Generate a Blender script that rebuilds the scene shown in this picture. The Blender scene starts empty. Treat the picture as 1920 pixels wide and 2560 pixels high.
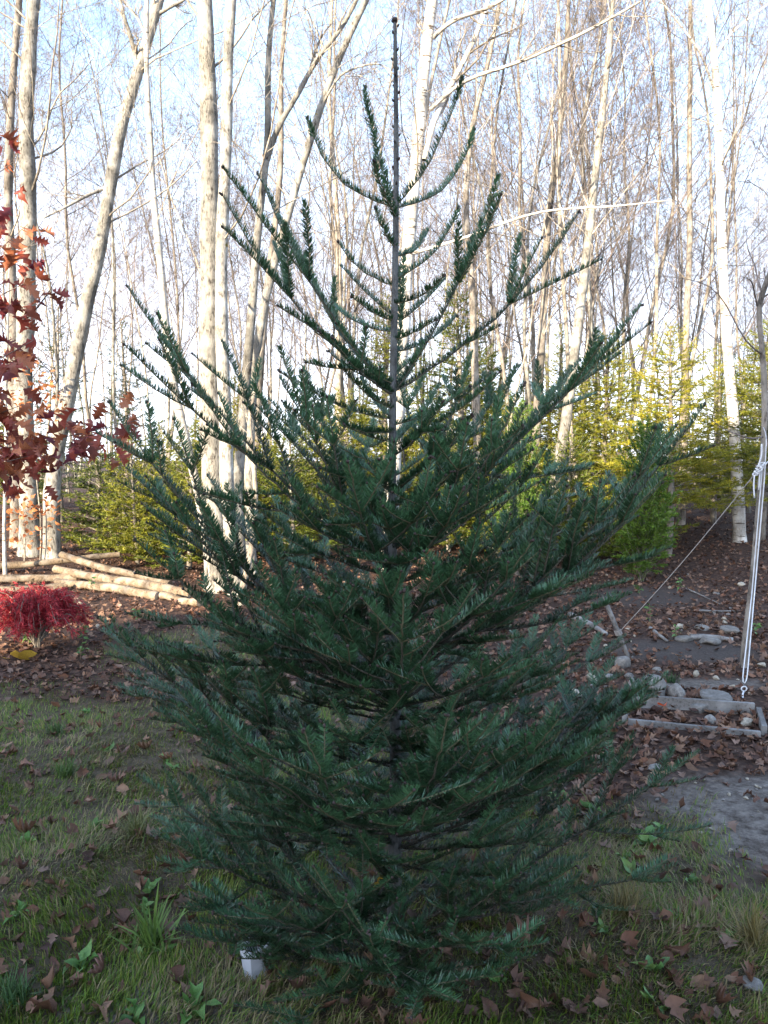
import bpy, math
import numpy as np
from mathutils import Vector

# ------------------------------------------------------------------ camera, sky, sun
scene = bpy.context.scene
COL = scene.collection
F = 1971.0                      # focal length in pixels of the 1920x2560 photograph
CAMH = 1.6
PITCH = math.radians(3.8)
cam_d = bpy.data.cameras.new('camera')
cam = bpy.data.objects.new('camera', cam_d)
COL.objects.link(cam)
cam.location = (0, 0, CAMH)
cam.rotation_euler = (math.radians(90) - PITCH, 0, 0)
cam_d.sensor_fit = 'VERTICAL'
cam_d.sensor_height = 36.0
cam_d.lens = 36.0 * F / 2560.0
cam_d.clip_end = 2000
scene.camera = cam

SUN_EL = math.radians(17.0)
SUN_AZ = math.radians(35.0)     # sun stands behind the camera, to its left
SS, SC = math.sin(SUN_AZ), math.cos(SUN_AZ)
world = bpy.data.worlds.new('World')
scene.world = world
world.use_nodes = True
wn, wl = world.node_tree.nodes, world.node_tree.links
wn.clear()
w_out = wn.new('ShaderNodeOutputWorld')
w_bg = wn.new('ShaderNodeBackground')
w_sky = wn.new('ShaderNodeTexSky')
w_sky.sky_type = 'NISHITA'
w_sky.sun_disc = False
w_sky.sun_elevation = SUN_EL
# horizontal direction to the sun is (-SS, -SC)
w_sky.sun_rotation = math.atan2(-SS, -SC)
w_sky.air_density = 1.0
w_sky.dust_density = 1.2
w_sky.ozone_density = 1.5
w_bg.inputs['Strength'].default_value = 0.15
tc = wn.new('ShaderNodeTexCoord')
mp = wn.new('ShaderNodeMapping')
mp.inputs['Scale'].default_value = (1.0, 1.0, 2.2)
cl = wn.new('ShaderNodeTexNoise')
cl.inputs['Scale'].default_value = 2.2
cl.inputs['Detail'].default_value = 6
cl.inputs['Roughness'].default_value = 0.55
cr = wn.new('ShaderNodeMapRange')
cr.inputs['From Min'].default_value = 0.42
cr.inputs['From Max'].default_value = 0.68
sep = wn.new('ShaderNodeSeparateXYZ')
hr = wn.new('ShaderNodeMapRange')          # thin bright veil, thicker towards the horizon
hr.interpolation_type = 'SMOOTHSTEP'
hr.inputs['From Min'].default_value = 0.46
hr.inputs['From Max'].default_value = 0.16
hr.inputs['To Min'].default_value = 0.0
hr.inputs['To Max'].default_value = 0.85
mx = wn.new('ShaderNodeMath'); mx.operation = 'MAXIMUM'
ml = wn.new('ShaderNodeMath'); ml.operation = 'MULTIPLY'; ml.inputs[1].default_value = 0.22
cm = wn.new('ShaderNodeMix'); cm.data_type = 'RGBA'
cm.inputs[7].default_value = (2.5, 2.7, 3.3, 1)
wl.new(tc.outputs['Generated'], mp.inputs['Vector'])
wl.new(mp.outputs['Vector'], cl.inputs['Vector'])
wl.new(cl.outputs['Fac'], cr.inputs['Value'])
wl.new(tc.outputs['Generated'], sep.inputs[0])
wl.new(sep.outputs['Z'], hr.inputs['Value'])
wl.new(cr.outputs[0], ml.inputs[0])
wl.new(ml.outputs[0], mx.inputs[0])
wl.new(hr.outputs[0], mx.inputs[1])
wl.new(mx.outputs[0], cm.inputs[0])
wl.new(w_sky.outputs[0], cm.inputs[6])
wl.new(cm.outputs[2], w_bg.inputs['Color'])
wl.new(w_bg.outputs[0], w_out.inputs[0])

sun_d = bpy.data.lights.new('sun', 'SUN')
sun_d.energy = 3.2
sun_d.angle = math.radians(0.5)
sun_d.color = (1.0, 0.85, 0.64)
sun = bpy.data.objects.new('sun', sun_d)
COL.objects.link(sun)
to_sun = Vector((-SS * math.cos(SUN_EL), -SC * math.cos(SUN_EL), math.sin(SUN_EL)))
sun.rotation_euler = (-to_sun).to_track_quat('-Z', 'Y').to_euler()
sun.location = (-20, -30, 20)

vs = scene.view_settings
vs.view_transform = 'Standard'
vs.look = 'None'
vs.gamma = 1.0
vs.exposure = 2.62
scene.cycles.max_bounces = 5
scene.cycles.diffuse_bounces = 3
scene.cycles.glossy_bounces = 2
scene.cycles.transparent_max_bounces = 4
scene.cycles.caustics_reflective = False
scene.cycles.caustics_refractive = False

# ------------------------------------------------------------------ coordinates
def ray(px, py):
    x, y = (px - 960.0) / F, (1280.0 - py) / F
    c, s = math.cos(PITCH), math.sin(PITCH)
    return np.array([x, c + y * s, y * c - s])

def P(px, py, d):
    r = ray(px, py)
    return np.array([0, 0, CAMH]) + r * (d / r[1])

def hnoise(x, y, s, seed=0.0):
    """smooth cheap noise, about -1..1"""
    a = np.sin(x * s * 1.0 + 1.7 * np.sin(y * s * 0.73 + seed) + seed * 2.1)
    b = np.sin(y * s * 1.13 + 1.9 * np.sin(x * s * 0.61 - seed) + seed * 0.7)
    c = np.sin((x + y) * s * 0.57 + 2.3 * np.sin((x - y) * s * 0.41 + seed))
    return (a + b + c) / 3.0

def sstep(a, b, x):
    t = np.clip((x - a) / (b - a), 0, 1)
    return t * t * (3 - 2 * t)

def gz(x, y):
    x = np.asarray(x, float); y = np.asarray(y, float)
    z = 0.018 * hnoise(x, y, 2.3, 1.0) + 0.008 * hnoise(x, y, 7.0, 3.0)
    z = z + 0.55 * sstep(10.5, 20.0, y) + 0.10 * hnoise(x, y, 0.5, 5.0) * sstep(9, 14, y)
    z = z + 0.25 * sstep(3.0, 6.0, x) * sstep(8.0, 12.0, y)
    return z

def G(px, py):
    r = ray(px, py)
    t = CAMH / -r[2] if r[2] < 0 else 20.0
    for _ in range(12):
        p = np.array([0, 0, CAMH]) + r * t
        t *= (CAMH - float(gz(p[0], p[1]))) / max(1e-3, CAMH - p[2])
    return np.array([0, 0, CAMH]) + r * t

def PX(x, y, z):
    c, s = math.cos(PITCH), math.sin(PITCH)
    zz = z - CAMH
    d = y * c - zz * s; v = zz * c + y * s
    return 960 + F * x / d, 1280 - F * v / d

GROUND_MARKS = [(385, 2375, 'the broad-bladed green clump'), (165, 1940, 'the dense tuft at left'), (340, 2090, 'the straw and green tuft'), (620, 2450, 'the white pot'), (90, 1610, 'the crimson shrub'), (55, 1655, 'the big yellow leaf'), (270, 1450, 'the log pile'),
                (985, 2480, 'the fir foot'), (1250, 2480, 'the lower right fir tips'), (1560, 2290, 'the long dry grass clump'), (1885, 2360, 'the dry yellow clump at right'), (1780, 2060, 'the sandy patch'), (1740, 1800, 'the timber bed'), (1420, 1890, 'the big pale rock'), (1570, 1640, 'the leaning stake'), (1860, 1700, 'the rope hook'),
                (1780, 1600, 'the long pale rock'), (1590, 1420, 'the cedar bush'), (60, 2500, 'the bottom left corner'), (1700, 2500, 'the bottom right corner'), (420, 1910, 'the left fir tips'), (1690, 1460, 'the broad right spruce'), (690, 1600, 'the left middle fir branches'), (180, 2230, 'the bare left lawn')]
TRUNK_MARKS = [(30, 'the brown trunk at the left edge'), (70, 'the straight pale left trunk'), (240, 'the scarred leaning trunk'), (405, 'the slim white curving trunk'), (525, 'the thick mossy trunk'), (635, 'the kinked pale trunk'), (720, 'the slanting pale trunk'), (850, 'the slim grey trunk'), (1030, 'the white birch behind the fir'),
               (1180, 'the twiggy brown stem'), (1360, 'the fanning brown stem'), (1460, 'the slanting trunk right of the fir'), (1720, 'the thin dark trunk'), (1808, 'the bright white birch')]
def near_mark(px, py):
    a, b, t = min(GROUND_MARKS, key=lambda m: (m[0] - px) ** 2 + 1.6 * (m[1] - py) ** 2)
    dx, dy = px - a, py - b
    if abs(dx) > 1.2 * abs(dy): return ('right of ' if dx > 0 else 'left of ') + t
    return ('in front of ' if dy > 0 else 'behind ') + t
def near_trunk(px):
    a, t = min(TRUNK_MARKS, key=lambda m: abs(m[0] - px))
    return ('just right of ' if px > a + 14 else 'just left of ' if px < a - 14 else 'straight behind ') + t

# ------------------------------------------------------------------ mesh helpers
class MB:
    """collects triangles / quads with one colour per vertex and builds one mesh"""
    def __init__(s):
        s.v, s.c, s.f, s.n = [], [], [], 0
    def add(s, v, faces, col=(1, 1, 1)):
        v = np.asarray(v, float).reshape(-1, 3)
        c = np.asarray(col, float)
        if c.ndim == 1:
            c = np.tile(c, (len(v), 1))
        s.v.append(v); s.c.append(c)
        for f in faces:
            f = np.asarray(f, np.int64)
            if len(f):
                s.f.append(f + s.n)
        s.n += len(v)
    def mesh(s, name, mat, smooth=True):
        me = bpy.data.meshes.new(name)
        v = np.concatenate(s.v); c = np.concatenate(s.c)
        sizes = np.concatenate([np.full(len(f), f.shape[1], np.int64) for f in s.f])
        loops = np.concatenate([f.ravel() for f in s.f])
        starts = np.concatenate([[0], np.cumsum(sizes)[:-1]])
        me.vertices.add(len(v)); me.vertices.foreach_set('co', v.astype(np.float32).ravel())
        me.loops.add(len(loops)); me.loops.foreach_set('vertex_index', loops.astype(np.int32))
        me.polygons.add(len(sizes)); me.polygons.foreach_set('loop_start', starts.astype(np.int32))
        me.polygons.foreach_set('use_smooth', np.full(len(sizes), smooth))
        at = me.color_attributes.new('Col', 'FLOAT_COLOR', 'POINT')
        at.data.foreach_set('color', np.concatenate([c, np.ones((len(c), 1))], 1).astype(np.float32).ravel())
        me.update(calc_edges=True)
        me.validate()
        if mat: me.materials.append(mat)
        return me

def link(name, data, parent=None):
    o = bpy.data.objects.new(name, data)
    COL.objects.link(o)
    if parent is not None: o.parent = parent
    return o

def thing(name, label, cat, loc=(0, 0, 0), rz=0.0, group=None, data=None):
    o = bpy.data.objects.new(name, data)
    COL.objects.link(o)
    o.location = loc; o.rotation_euler = (0, 0, rz)
    o['label'] = label; o['category'] = cat
    if group: o['group'] = group
    return o

def nrm(a):
    return a / np.maximum(np.linalg.norm(a, axis=-1, keepdims=True), 1e-9)

def tubes(mb, Pt, R, sides, col=(1, 1, 1), caps=False, rough=0.0, rng=None):
    """Pt (T,K,3) polylines, R (T,K) radii"""
    Pt = np.asarray(Pt, float); R = np.asarray(R, float)
    if Pt.ndim == 2: Pt, R = Pt[None], R[None]
    T, K, _ = Pt.shape
    tan = nrm(np.gradient(Pt, axis=1))
    mt = nrm(tan.mean(1))
    ref = np.where(np.abs(mt[:, 2:3]) > 0.75, np.array([[1.0, 0.3, 0]]), np.array([[0, 0, 1.0]]))
    u = nrm(np.cross(tan, ref[:, None, :])); w = np.cross(tan, u)
    a = np.arange(sides) * 2 * math.pi / sides
    rr = R[:, :, None] * np.ones(sides)
    if rough and rng is not None: rr = rr * (1 + rough * rng.normal(size=rr.shape))
    ring = Pt[:, :, None, :] + rr[..., None] * (np.cos(a)[None, None, :, None] * u[:, :, None, :] + np.sin(a)[None, None, :, None] * w[:, :, None, :])
    base = (np.arange(T) * K * sides)[:, None, None]
    k = (np.arange(K - 1) * sides)[None, :, None]
    j = np.arange(sides)[None, None, :]; j2 = (j + 1) % sides
    q = np.stack([base + k + j, base + k + j2, base + k + sides + j2, base + k + sides + j], -1).reshape(-1, 4)
    faces = [q]
    if caps:
        faces.append((base[:, 0] + np.arange(sides)[::-1][None]).reshape(T, sides))
        faces.append((base[:, 0] + (K - 1) * sides + np.arange(sides)[None]).reshape(T, sides))
    c = np.asarray(col, float)
    if c.ndim == 2 and len(c) == T: c = np.repeat(c, K * sides, axis=0)
    mb.add(ring.reshape(-1, 3), faces, c)

def box_verts(sx, sy, sz, bev=0.0):
    import bmesh
    bm = bmesh.new()
    bmesh.ops.create_cube(bm, size=1)
    for v in bm.verts: v.co = (v.co.x * sx, v.co.y * sy, v.co.z * sz)
    if bev: bmesh.ops.bevel(bm, geom=bm.edges[:], offset=bev, segments=2, affect='EDGES')
    return bm

def box_obj(name, size, loc, mat, parent=None, rot=(0, 0, 0), bev=0.004):
    bm = box_verts(*size, bev)
    me = bpy.data.meshes.new(name); bm.to_mesh(me); bm.free()
    me.materials.append(mat)
    o = link(name, me, parent); o.location = loc; o.rotation_euler = rot
    return o

# ------------------------------------------------------------------ materials
def mat_new(name):
    m = bpy.data.materials.new(name); m.use_nodes = True
    n, l = m.node_tree.nodes, m.node_tree.links
    b = n['Principled BSDF']
    return m, n, l, b

def mat_attr(name, rough=0.6, spec=0.3, vary=0.25, scale=8.0, translucent=0.0, per_object=None):
    """vertex colour as albedo, with fine noise on it"""
    m, n, l, b = mat_new(name)
    at = n.new('ShaderNodeVertexColor'); at.layer_name = 'Col'
    tcn = n.new('ShaderNodeTexCoord')
    no = n.new('ShaderNodeTexNoise'); no.inputs['Scale'].default_value = scale; no.inputs['Detail'].default_value = 4
    mr = n.new('ShaderNodeMapRange'); mr.inputs['From Min'].default_value = 0.3; mr.inputs['From Max'].default_value = 0.7
    mr.inputs['To Min'].default_value = 1 - vary; mr.inputs['To Max'].default_value = 1 + vary
    mu = n.new('ShaderNodeMix'); mu.data_type = 'RGBA'; mu.blend_type = 'MULTIPLY'; mu.inputs[0].default_value = 1
    l.new(tcn.outputs['Object'], no.inputs['Vector']); l.new(no.outputs['Fac'], mr.inputs['Value'])
    l.new(at.outputs['Color'], mu.inputs[6]); l.new(mr.outputs[0], mu.inputs[7])
    col = mu.outputs[2]
    if per_object:
        oi = n.new('ShaderNodeObjectInfo'); rp = n.new('ShaderNodeValToRGB')
        rp.color_ramp.elements[0].color = (*per_object[0], 1); rp.color_ramp.elements[1].color = (*per_object[1], 1)
        m2 = n.new('ShaderNodeMix'); m2.data_type = 'RGBA'; m2.blend_type = 'MULTIPLY'; m2.inputs[0].default_value = 1
        l.new(oi.outputs['Random'], rp.inputs[0]); l.new(col, m2.inputs[6]); l.new(rp.outputs[0], m2.inputs[7]); col = m2.outputs[2]
    l.new(col, b.inputs['Base Color'])
    b.inputs['Roughness'].default_value = rough
    b.inputs['Specular IOR Level'].default_value = spec
    if translucent:
        tr = n.new('ShaderNodeBsdfTranslucent'); ms = n.new('ShaderNodeMixShader'); ms.inputs[0].default_value = translucent
        l.new(col, tr.inputs['Color'])
        l.new(b.outputs[0], ms.inputs[1]); l.new(tr.outputs[0], ms.inputs[2])
        l.new(ms.outputs[0], n['Material Output'].inputs['Surface'])
    return m

def mat_leaf(name, cols, rough=0.55, translucent=0.25):
    """one colour per object by its random number"""
    m, n, l, b = mat_new(name)
    oi = n.new('ShaderNodeObjectInfo')
    rp = n.new('ShaderNodeValToRGB'); rp.color_ramp.interpolation = 'LINEAR'
    el = rp.color_ramp.elements
    while len(el) < len(cols): el.new(0.5)
    for i, c in enumerate(cols):
        el[i].position = i / max(1, len(cols) - 1); el[i].color = (*c, 1)
    tcn = n.new('ShaderNodeTexCoord')
    no = n.new('ShaderNodeTexNoise'); no.inputs['Scale'].default_value = 30; no.inputs['Detail'].default_value = 4
    mr = n.new('ShaderNodeMapRange'); mr.inputs['From Min'].default_value = 0.3; mr.inputs['From Max'].default_value = 0.7
    mr.inputs['To Min'].default_value = 0.65; mr.inputs['To Max'].default_value = 1.25
    mu = n.new('ShaderNodeMix'); mu.data_type = 'RGBA'; mu.blend_type = 'MULTIPLY'; mu.inputs[0].default_value = 1
    l.new(oi.outputs['Random'], rp.inputs[0]); l.new(rp.outputs[0], mu.inputs[6])
    l.new(tcn.outputs['Object'], no.inputs['Vector']); l.new(no.outputs['Fac'], mr.inputs['Value']); l.new(mr.outputs[0], mu.inputs[7])
    l.new(mu.outputs[2], b.inputs['Base Color'])
    b.inputs['Roughness'].default_value = rough
    b.inputs['Specular IOR Level'].default_value = 0.3
    tr = n.new('ShaderNodeBsdfTranslucent'); ms = n.new('ShaderNodeMixShader'); ms.inputs[0].default_value = translucent
    l.new(mu.outputs[2], tr.inputs['Color'])
    l.new(b.outputs[0], ms.inputs[1]); l.new(tr.outputs[0], ms.inputs[2])
    l.new(ms.outputs[0], n['Material Output'].inputs['Surface'])
    return m

def mat_bark(name, c1, c2, c3, zs=0.35, scale=9.0, lichen=None, dash=False, bump=0.6):
    """c1 main colour, c2 dark cracks, c3 pale patches; streaked along the trunk"""
    m, n, l, b = mat_new(name)
    tcn = n.new('ShaderNodeTexCoord')
    mpn = n.new('ShaderNodeMapping'); mpn.inputs['Scale'].default_value = (1, 1, zs)
    n1 = n.new('ShaderNodeTexNoise'); n1.inputs['Scale'].default_value = scale * 4; n1.inputs['Detail'].default_value = 8; n1.inputs['Roughness'].default_value = 0.7
    n2 = n.new('ShaderNodeTexNoise'); n2.inputs['Scale'].default_value = scale * 0.6; n2.inputs['Detail'].default_value = 5
    oi = n.new('ShaderNodeObjectInfo')
    l.new(tcn.outputs['Object'], mpn.inputs['Vector'])
    l.new(mpn.outputs['Vector'], n1.inputs['Vector']); l.new(tcn.outputs['Object'], n2.inputs['Vector'])
    r1 = n.new('ShaderNodeValToRGB')
    r1.color_ramp.elements[0].position = 0.36; r1.color_ramp.elements[0].color = (*c2, 1)
    r1.color_ramp.elements[1].position = 0.52; r1.color_ramp.elements[1].color = (*c1, 1)
    r2 = n.new('ShaderNodeMapRange'); r2.inputs['From Min'].default_value = 0.48; r2.inputs['From Max'].default_value = 0.62
    mixp = n.new('ShaderNodeMix'); mixp.data_type = 'RGBA'
    mixp.inputs[7].default_value = (*c3, 1)
    half = n.new('ShaderNodeMath'); half.operation = 'MULTIPLY'; half.inputs[1].default_value = 0.75
    l.new(n1.outputs['Fac'], r1.inputs[0]); l.new(n2.outputs['Fac'], r2.inputs['Value']); l.new(r2.outputs[0], half.inputs[0])
    l.new(half.outputs[0], mixp.inputs[0]); l.new(r1.outputs[0], mixp.inputs[6])
    last = mixp.outputs[2]
    if dash:
        mp2 = n.new('ShaderNodeMapping'); mp2.inputs['Scale'].default_value = (3, 3, 26)
        n3 = n.new('ShaderNodeTexNoise'); n3.inputs['Scale'].default_value = 2.0; n3.inputs['Detail'].default_value = 2
        r3 = n.new('ShaderNodeMapRange'); r3.inputs['From Min'].default_value = 0.60; r3.inputs['From Max'].default_value = 0.66
        mx3 = n.new('ShaderNodeMix'); mx3.data_type = 'RGBA'; mx3.inputs[7].default_value = (0.09, 0.07, 0.055, 1)
        l.new(tcn.outputs['Object'], mp2.inputs['Vector']); l.new(mp2.outputs['Vector'], n3.inputs['Vector'])
        l.new(n3.outputs['Fac'], r3.inputs['Value']); l.new(r3.outputs[0], mx3.inputs[0]); l.new(last, mx3.inputs[6]); last = mx3.outputs[2]
    if lichen is not None:
        n4 = n.new('ShaderNodeTexNoise'); n4.inputs['Scale'].default_value = 9.0; n4.inputs['Detail'].default_value = 3
        r4 = n.new('ShaderNodeMapRange'); r4.inputs['From Min'].default_value = 0.68 - lichen; r4.inputs['From Max'].default_value = 0.74 - lichen
        mx4 = n.new('ShaderNodeMix'); mx4.data_type = 'RGBA'; mx4.inputs[7].default_value = (0.20, 0.15, 0.03, 1)
        l.new(tcn.outputs['Object'], n4.inputs['Vector']); l.new(n4.outputs['Fac'], r4.inputs['Value'])
        l.new(r4.outputs[0], mx4.inputs[0]); l.new(last, mx4.inputs[6]); last = mx4.outputs[2]
    n5 = n.new('ShaderNodeTexNoise'); n5.inputs['Scale'].default_value = 2.3; n5.inputs['Detail'].default_value = 6; n5.inputs['Roughness'].default_value = 0.6
    r5 = n.new('ShaderNodeMapRange'); r5.inputs['From Min'].default_value = 0.36; r5.inputs['From Max'].default_value = 0.56; r5.inputs['To Min'].default_value = 0.45; r5.inputs['To Max'].default_value = 1.05
    mx5 = n.new('ShaderNodeMix'); mx5.data_type = 'RGBA'; mx5.blend_type = 'MULTIPLY'; mx5.inputs[0].default_value = 1
    l.new(tcn.outputs['Object'], n5.inputs['Vector']); l.new(n5.outputs['Fac'], r5.inputs['Value']); l.new(last, mx5.inputs[6]); l.new(r5.outputs[0], mx5.inputs[7]); last = mx5.outputs[2]
    vr = n.new('ShaderNodeMapRange'); vr.inputs['To Min'].default_value = 0.72; vr.inputs['To Max'].default_value = 1.12
    l.new(oi.outputs['Random'], vr.inputs['Value'])
    mu = n.new('ShaderNodeMix'); mu.data_type = 'RGBA'; mu.blend_type = 'MULTIPLY'; mu.inputs[0].default_value = 1
    l.new(last, mu.inputs[6]); l.new(vr.outputs[0], mu.inputs[7])
    l.new(mu.outputs[2], b.inputs['Base Color'])
    bp = n.new('ShaderNodeBump'); bp.inputs['Strength'].default_value = bump; bp.inputs['Distance'].default_value = 0.012
    l.new(n1.outputs['Fac'], bp.inputs['Height']); l.new(bp.outputs[0], b.inputs['Normal'])
    b.inputs['Roughness'].default_value = 0.85
    b.inputs['Specular IOR Level'].default_value = 0.2
    return m

M = {}
M['pale_bark'] = mat_bark('pale_bark', (0.30, 0.28, 0.24), (0.06, 0.05, 0.04), (0.45, 0.43, 0.38), lichen=0.0, bump=1.2)
M['grey_bark'] = mat_bark('grey_bark', (0.34, 0.29, 0.23), (0.10, 0.08, 0.06), (0.46, 0.42, 0.35))
M['brown_bark'] = mat_bark('brown_bark', (0.26, 0.225, 0.185), (0.085, 0.068, 0.055), (0.37, 0.335, 0.285))
M['birch_bark'] = mat_bark('birch_bark', (0.54, 0.50, 0.44), (0.35, 0.29, 0.23), (0.74, 0.71, 0.65), dash=True, bump=0.3)
M['twig'] = mat_bark('twig', (0.21, 0.17, 0.15), (0.12, 0.09, 0.08), (0.28, 0.235, 0.205), bump=0.2)
M['log_bark'] = mat_bark('log_bark', (0.21, 0.155, 0.10), (0.06, 0.042, 0.03), (0.31, 0.26, 0.20), zs=0.6, scale=12)
M['fir_bark'] = mat_bark('fir_bark', (0.15, 0.145, 0.135), (0.05, 0.045, 0.04), (0.22, 0.22, 0.21), scale=20)
M['old_wood'] = mat_bark('old_wood', (0.20, 0.185, 0.17), (0.09, 0.08, 0.072), (0.27, 0.26, 0.245), zs=1.0, scale=14, bump=0.12)
M['red_wood'] = mat_bark('red_wood', (0.30, 0.13, 0.055), (0.16, 0.065, 0.03), (0.36, 0.17, 0.08), zs=1.0, scale=10, bump=0.3)
M['needle'] = mat_attr('needle', rough=0.36, spec=0.5, vary=0.15)
M['shoot'] = mat_attr('shoot', rough=0.8, vary=0.2, scale=40)
M['spruce'] = mat_attr('spruce', rough=0.5, spec=0.3, vary=0.3, scale=2.5, translucent=0.28, per_object=((0.42, 0.55, 0.75), (1.05, 1.0, 0.9)))
M['grass'] = mat_attr('grass_blade', rough=0.55, vary=0.15, scale=3, translucent=0.2)
M['litter'] = mat_attr('litter', rough=0.7, spec=0.2, vary=0.3, scale=25, translucent=0.08)
M['brown_leaf'] = mat_leaf('brown_leaf', [(0.085, 0.042, 0.026), (0.17, 0.085, 0.048), (0.11, 0.058, 0.04), (0.22, 0.125, 0.075), (0.14, 0.075, 0.06)], 0.65, 0.08)
M['oak_leaf'] = mat_leaf('oak_leaf', [(0.15, 0.03, 0.035), (0.36, 0.075, 0.045), (0.20, 0.05, 0.03), (0.45, 0.16, 0.07), (0.27, 0.09, 0.05), (0.14, 0.025, 0.04)], 0.42, 0.35)
M['beech_leaf'] = mat_leaf('beech_leaf', [(0.40, 0.14, 0.05), (0.48, 0.20, 0.08), (0.34, 0.11, 0.045)], 0.5, 0.35)
M['yellow_leaf'] = mat_leaf('yellow_leaf', [(0.52, 0.24, 0.03), (0.60, 0.33, 0.05), (0.45, 0.33, 0.05)], 0.5, 0.2)
M['weed_leaf'] = mat_leaf('weed_leaf', [(0.075, 0.16, 0.035), (0.11, 0.22, 0.05), (0.10, 0.19, 0.07), (0.16, 0.24, 0.05)], 0.5, 0.2)
M['lace'] = mat_attr('lace', rough=0.55, vary=0.3, scale=6, translucent=0.3)

def mat_rock(name, c1, c2, sc=9.0):
    m, n, l, b = mat_new(name)
    tcn = n.new('ShaderNodeTexCoord'); oi = n.new('ShaderNodeObjectInfo')
    n1 = n.new('ShaderNodeTexNoise'); n1.inputs['Scale'].default_value = sc; n1.inputs['Detail'].default_value = 8; n1.inputs['Roughness'].default_value = 0.7
    rp = n.new('ShaderNodeValToRGB')
    rp.color_ramp.elements[0].position = 0.33; rp.color_ramp.elements[0].color = (*c2, 1)
    rp.color_ramp.elements[1].position = 0.62; rp.color_ramp.elements[1].color = (*c1, 1)
    l.new(tcn.outputs['Object'], n1.inputs['Vector']); l.new(n1.outputs['Fac'], rp.inputs[0])
    vr = n.new('ShaderNodeMapRange'); vr.inputs['To Min'].default_value = 0.7; vr.inputs['To Max'].default_value = 1.15
    l.new(oi.outputs['Random'], vr.inputs['Value'])
    mu = n.new('ShaderNodeMix'); mu.data_type = 'RGBA'; mu.blend_type = 'MULTIPLY'; mu.inputs[0].default_value = 1
    l.new(rp.outputs[0], mu.inputs[6]); l.new(vr.outputs[0], mu.inputs[7]); l.new(mu.outputs[2], b.inputs['Base Color'])
    bp = n.new('ShaderNodeBump'); bp.inputs['Strength'].default_value = 0.5; bp.inputs['Distance'].default_value = 0.01
    l.new(n1.outputs['Fac'], bp.inputs['Height']); l.new(bp.outputs[0], b.inputs['Normal'])
    b.inputs['Roughness'].default_value = 0.9; b.inputs['Specular IOR Level'].default_value = 0.2
    return m
M['grey_rock'] = mat_rock('grey_rock', (0.26, 0.24, 0.215), (0.10, 0.092, 0.082), 5.0)
M['pale_rock'] = mat_rock('pale_rock', (0.42, 0.37, 0.29), (0.20, 0.17, 0.13), 5.0)

def mat_plain(name, c, rough=0.5, spec=0.4, noise=0.08):
    m, n, l, b = mat_new(name)
    tcn = n.new('ShaderNodeTexCoord')
    n1 = n.new('ShaderNodeTexNoise'); n1.inputs['Scale'].default_value = 20; n1.inputs['Detail'].default_value = 5
    rp = n.new('ShaderNodeValToRGB')
    rp.color_ramp.elements[0].position = 0.3; rp.color_ramp.elements[0].color = (*[x * (1 - noise * 2) for x in c], 1)
    rp.color_ramp.elements[1].position = 0.7; rp.color_ramp.elements[1].color = (*[min(1, x * (1 + noise)) for x in c], 1)
    l.new(tcn.outputs['Object'], n1.inputs['Vector']); l.new(n1.outputs['Fac'], rp.inputs[0]); l.new(rp.outputs[0], b.inputs['Base Color'])
    b.inputs['Roughness'].default_value = rough; b.inputs['Specular IOR Level'].default_value = spec
    return m
M['rope'] = mat_plain('rope', (0.60, 0.60, 0.60), 0.8, 0.2)
M['old_rope'] = mat_plain('old_rope', (0.30, 0.27, 0.24), 0.9, 0.1)
M['plastic'] = mat_plain('plastic', (0.42, 0.44, 0.48), 0.55, 0.3, 0.08)
M['siding'] = mat_plain('siding', (0.55, 0.53, 0.48), 0.7, 0.3)
M['roofing'] = mat_plain('roofing', (0.06, 0.06, 0.065), 0.9, 0.2)
M['glass'] = mat_plain('glass', (0.03, 0.035, 0.04), 0.08, 0.6)

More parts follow.
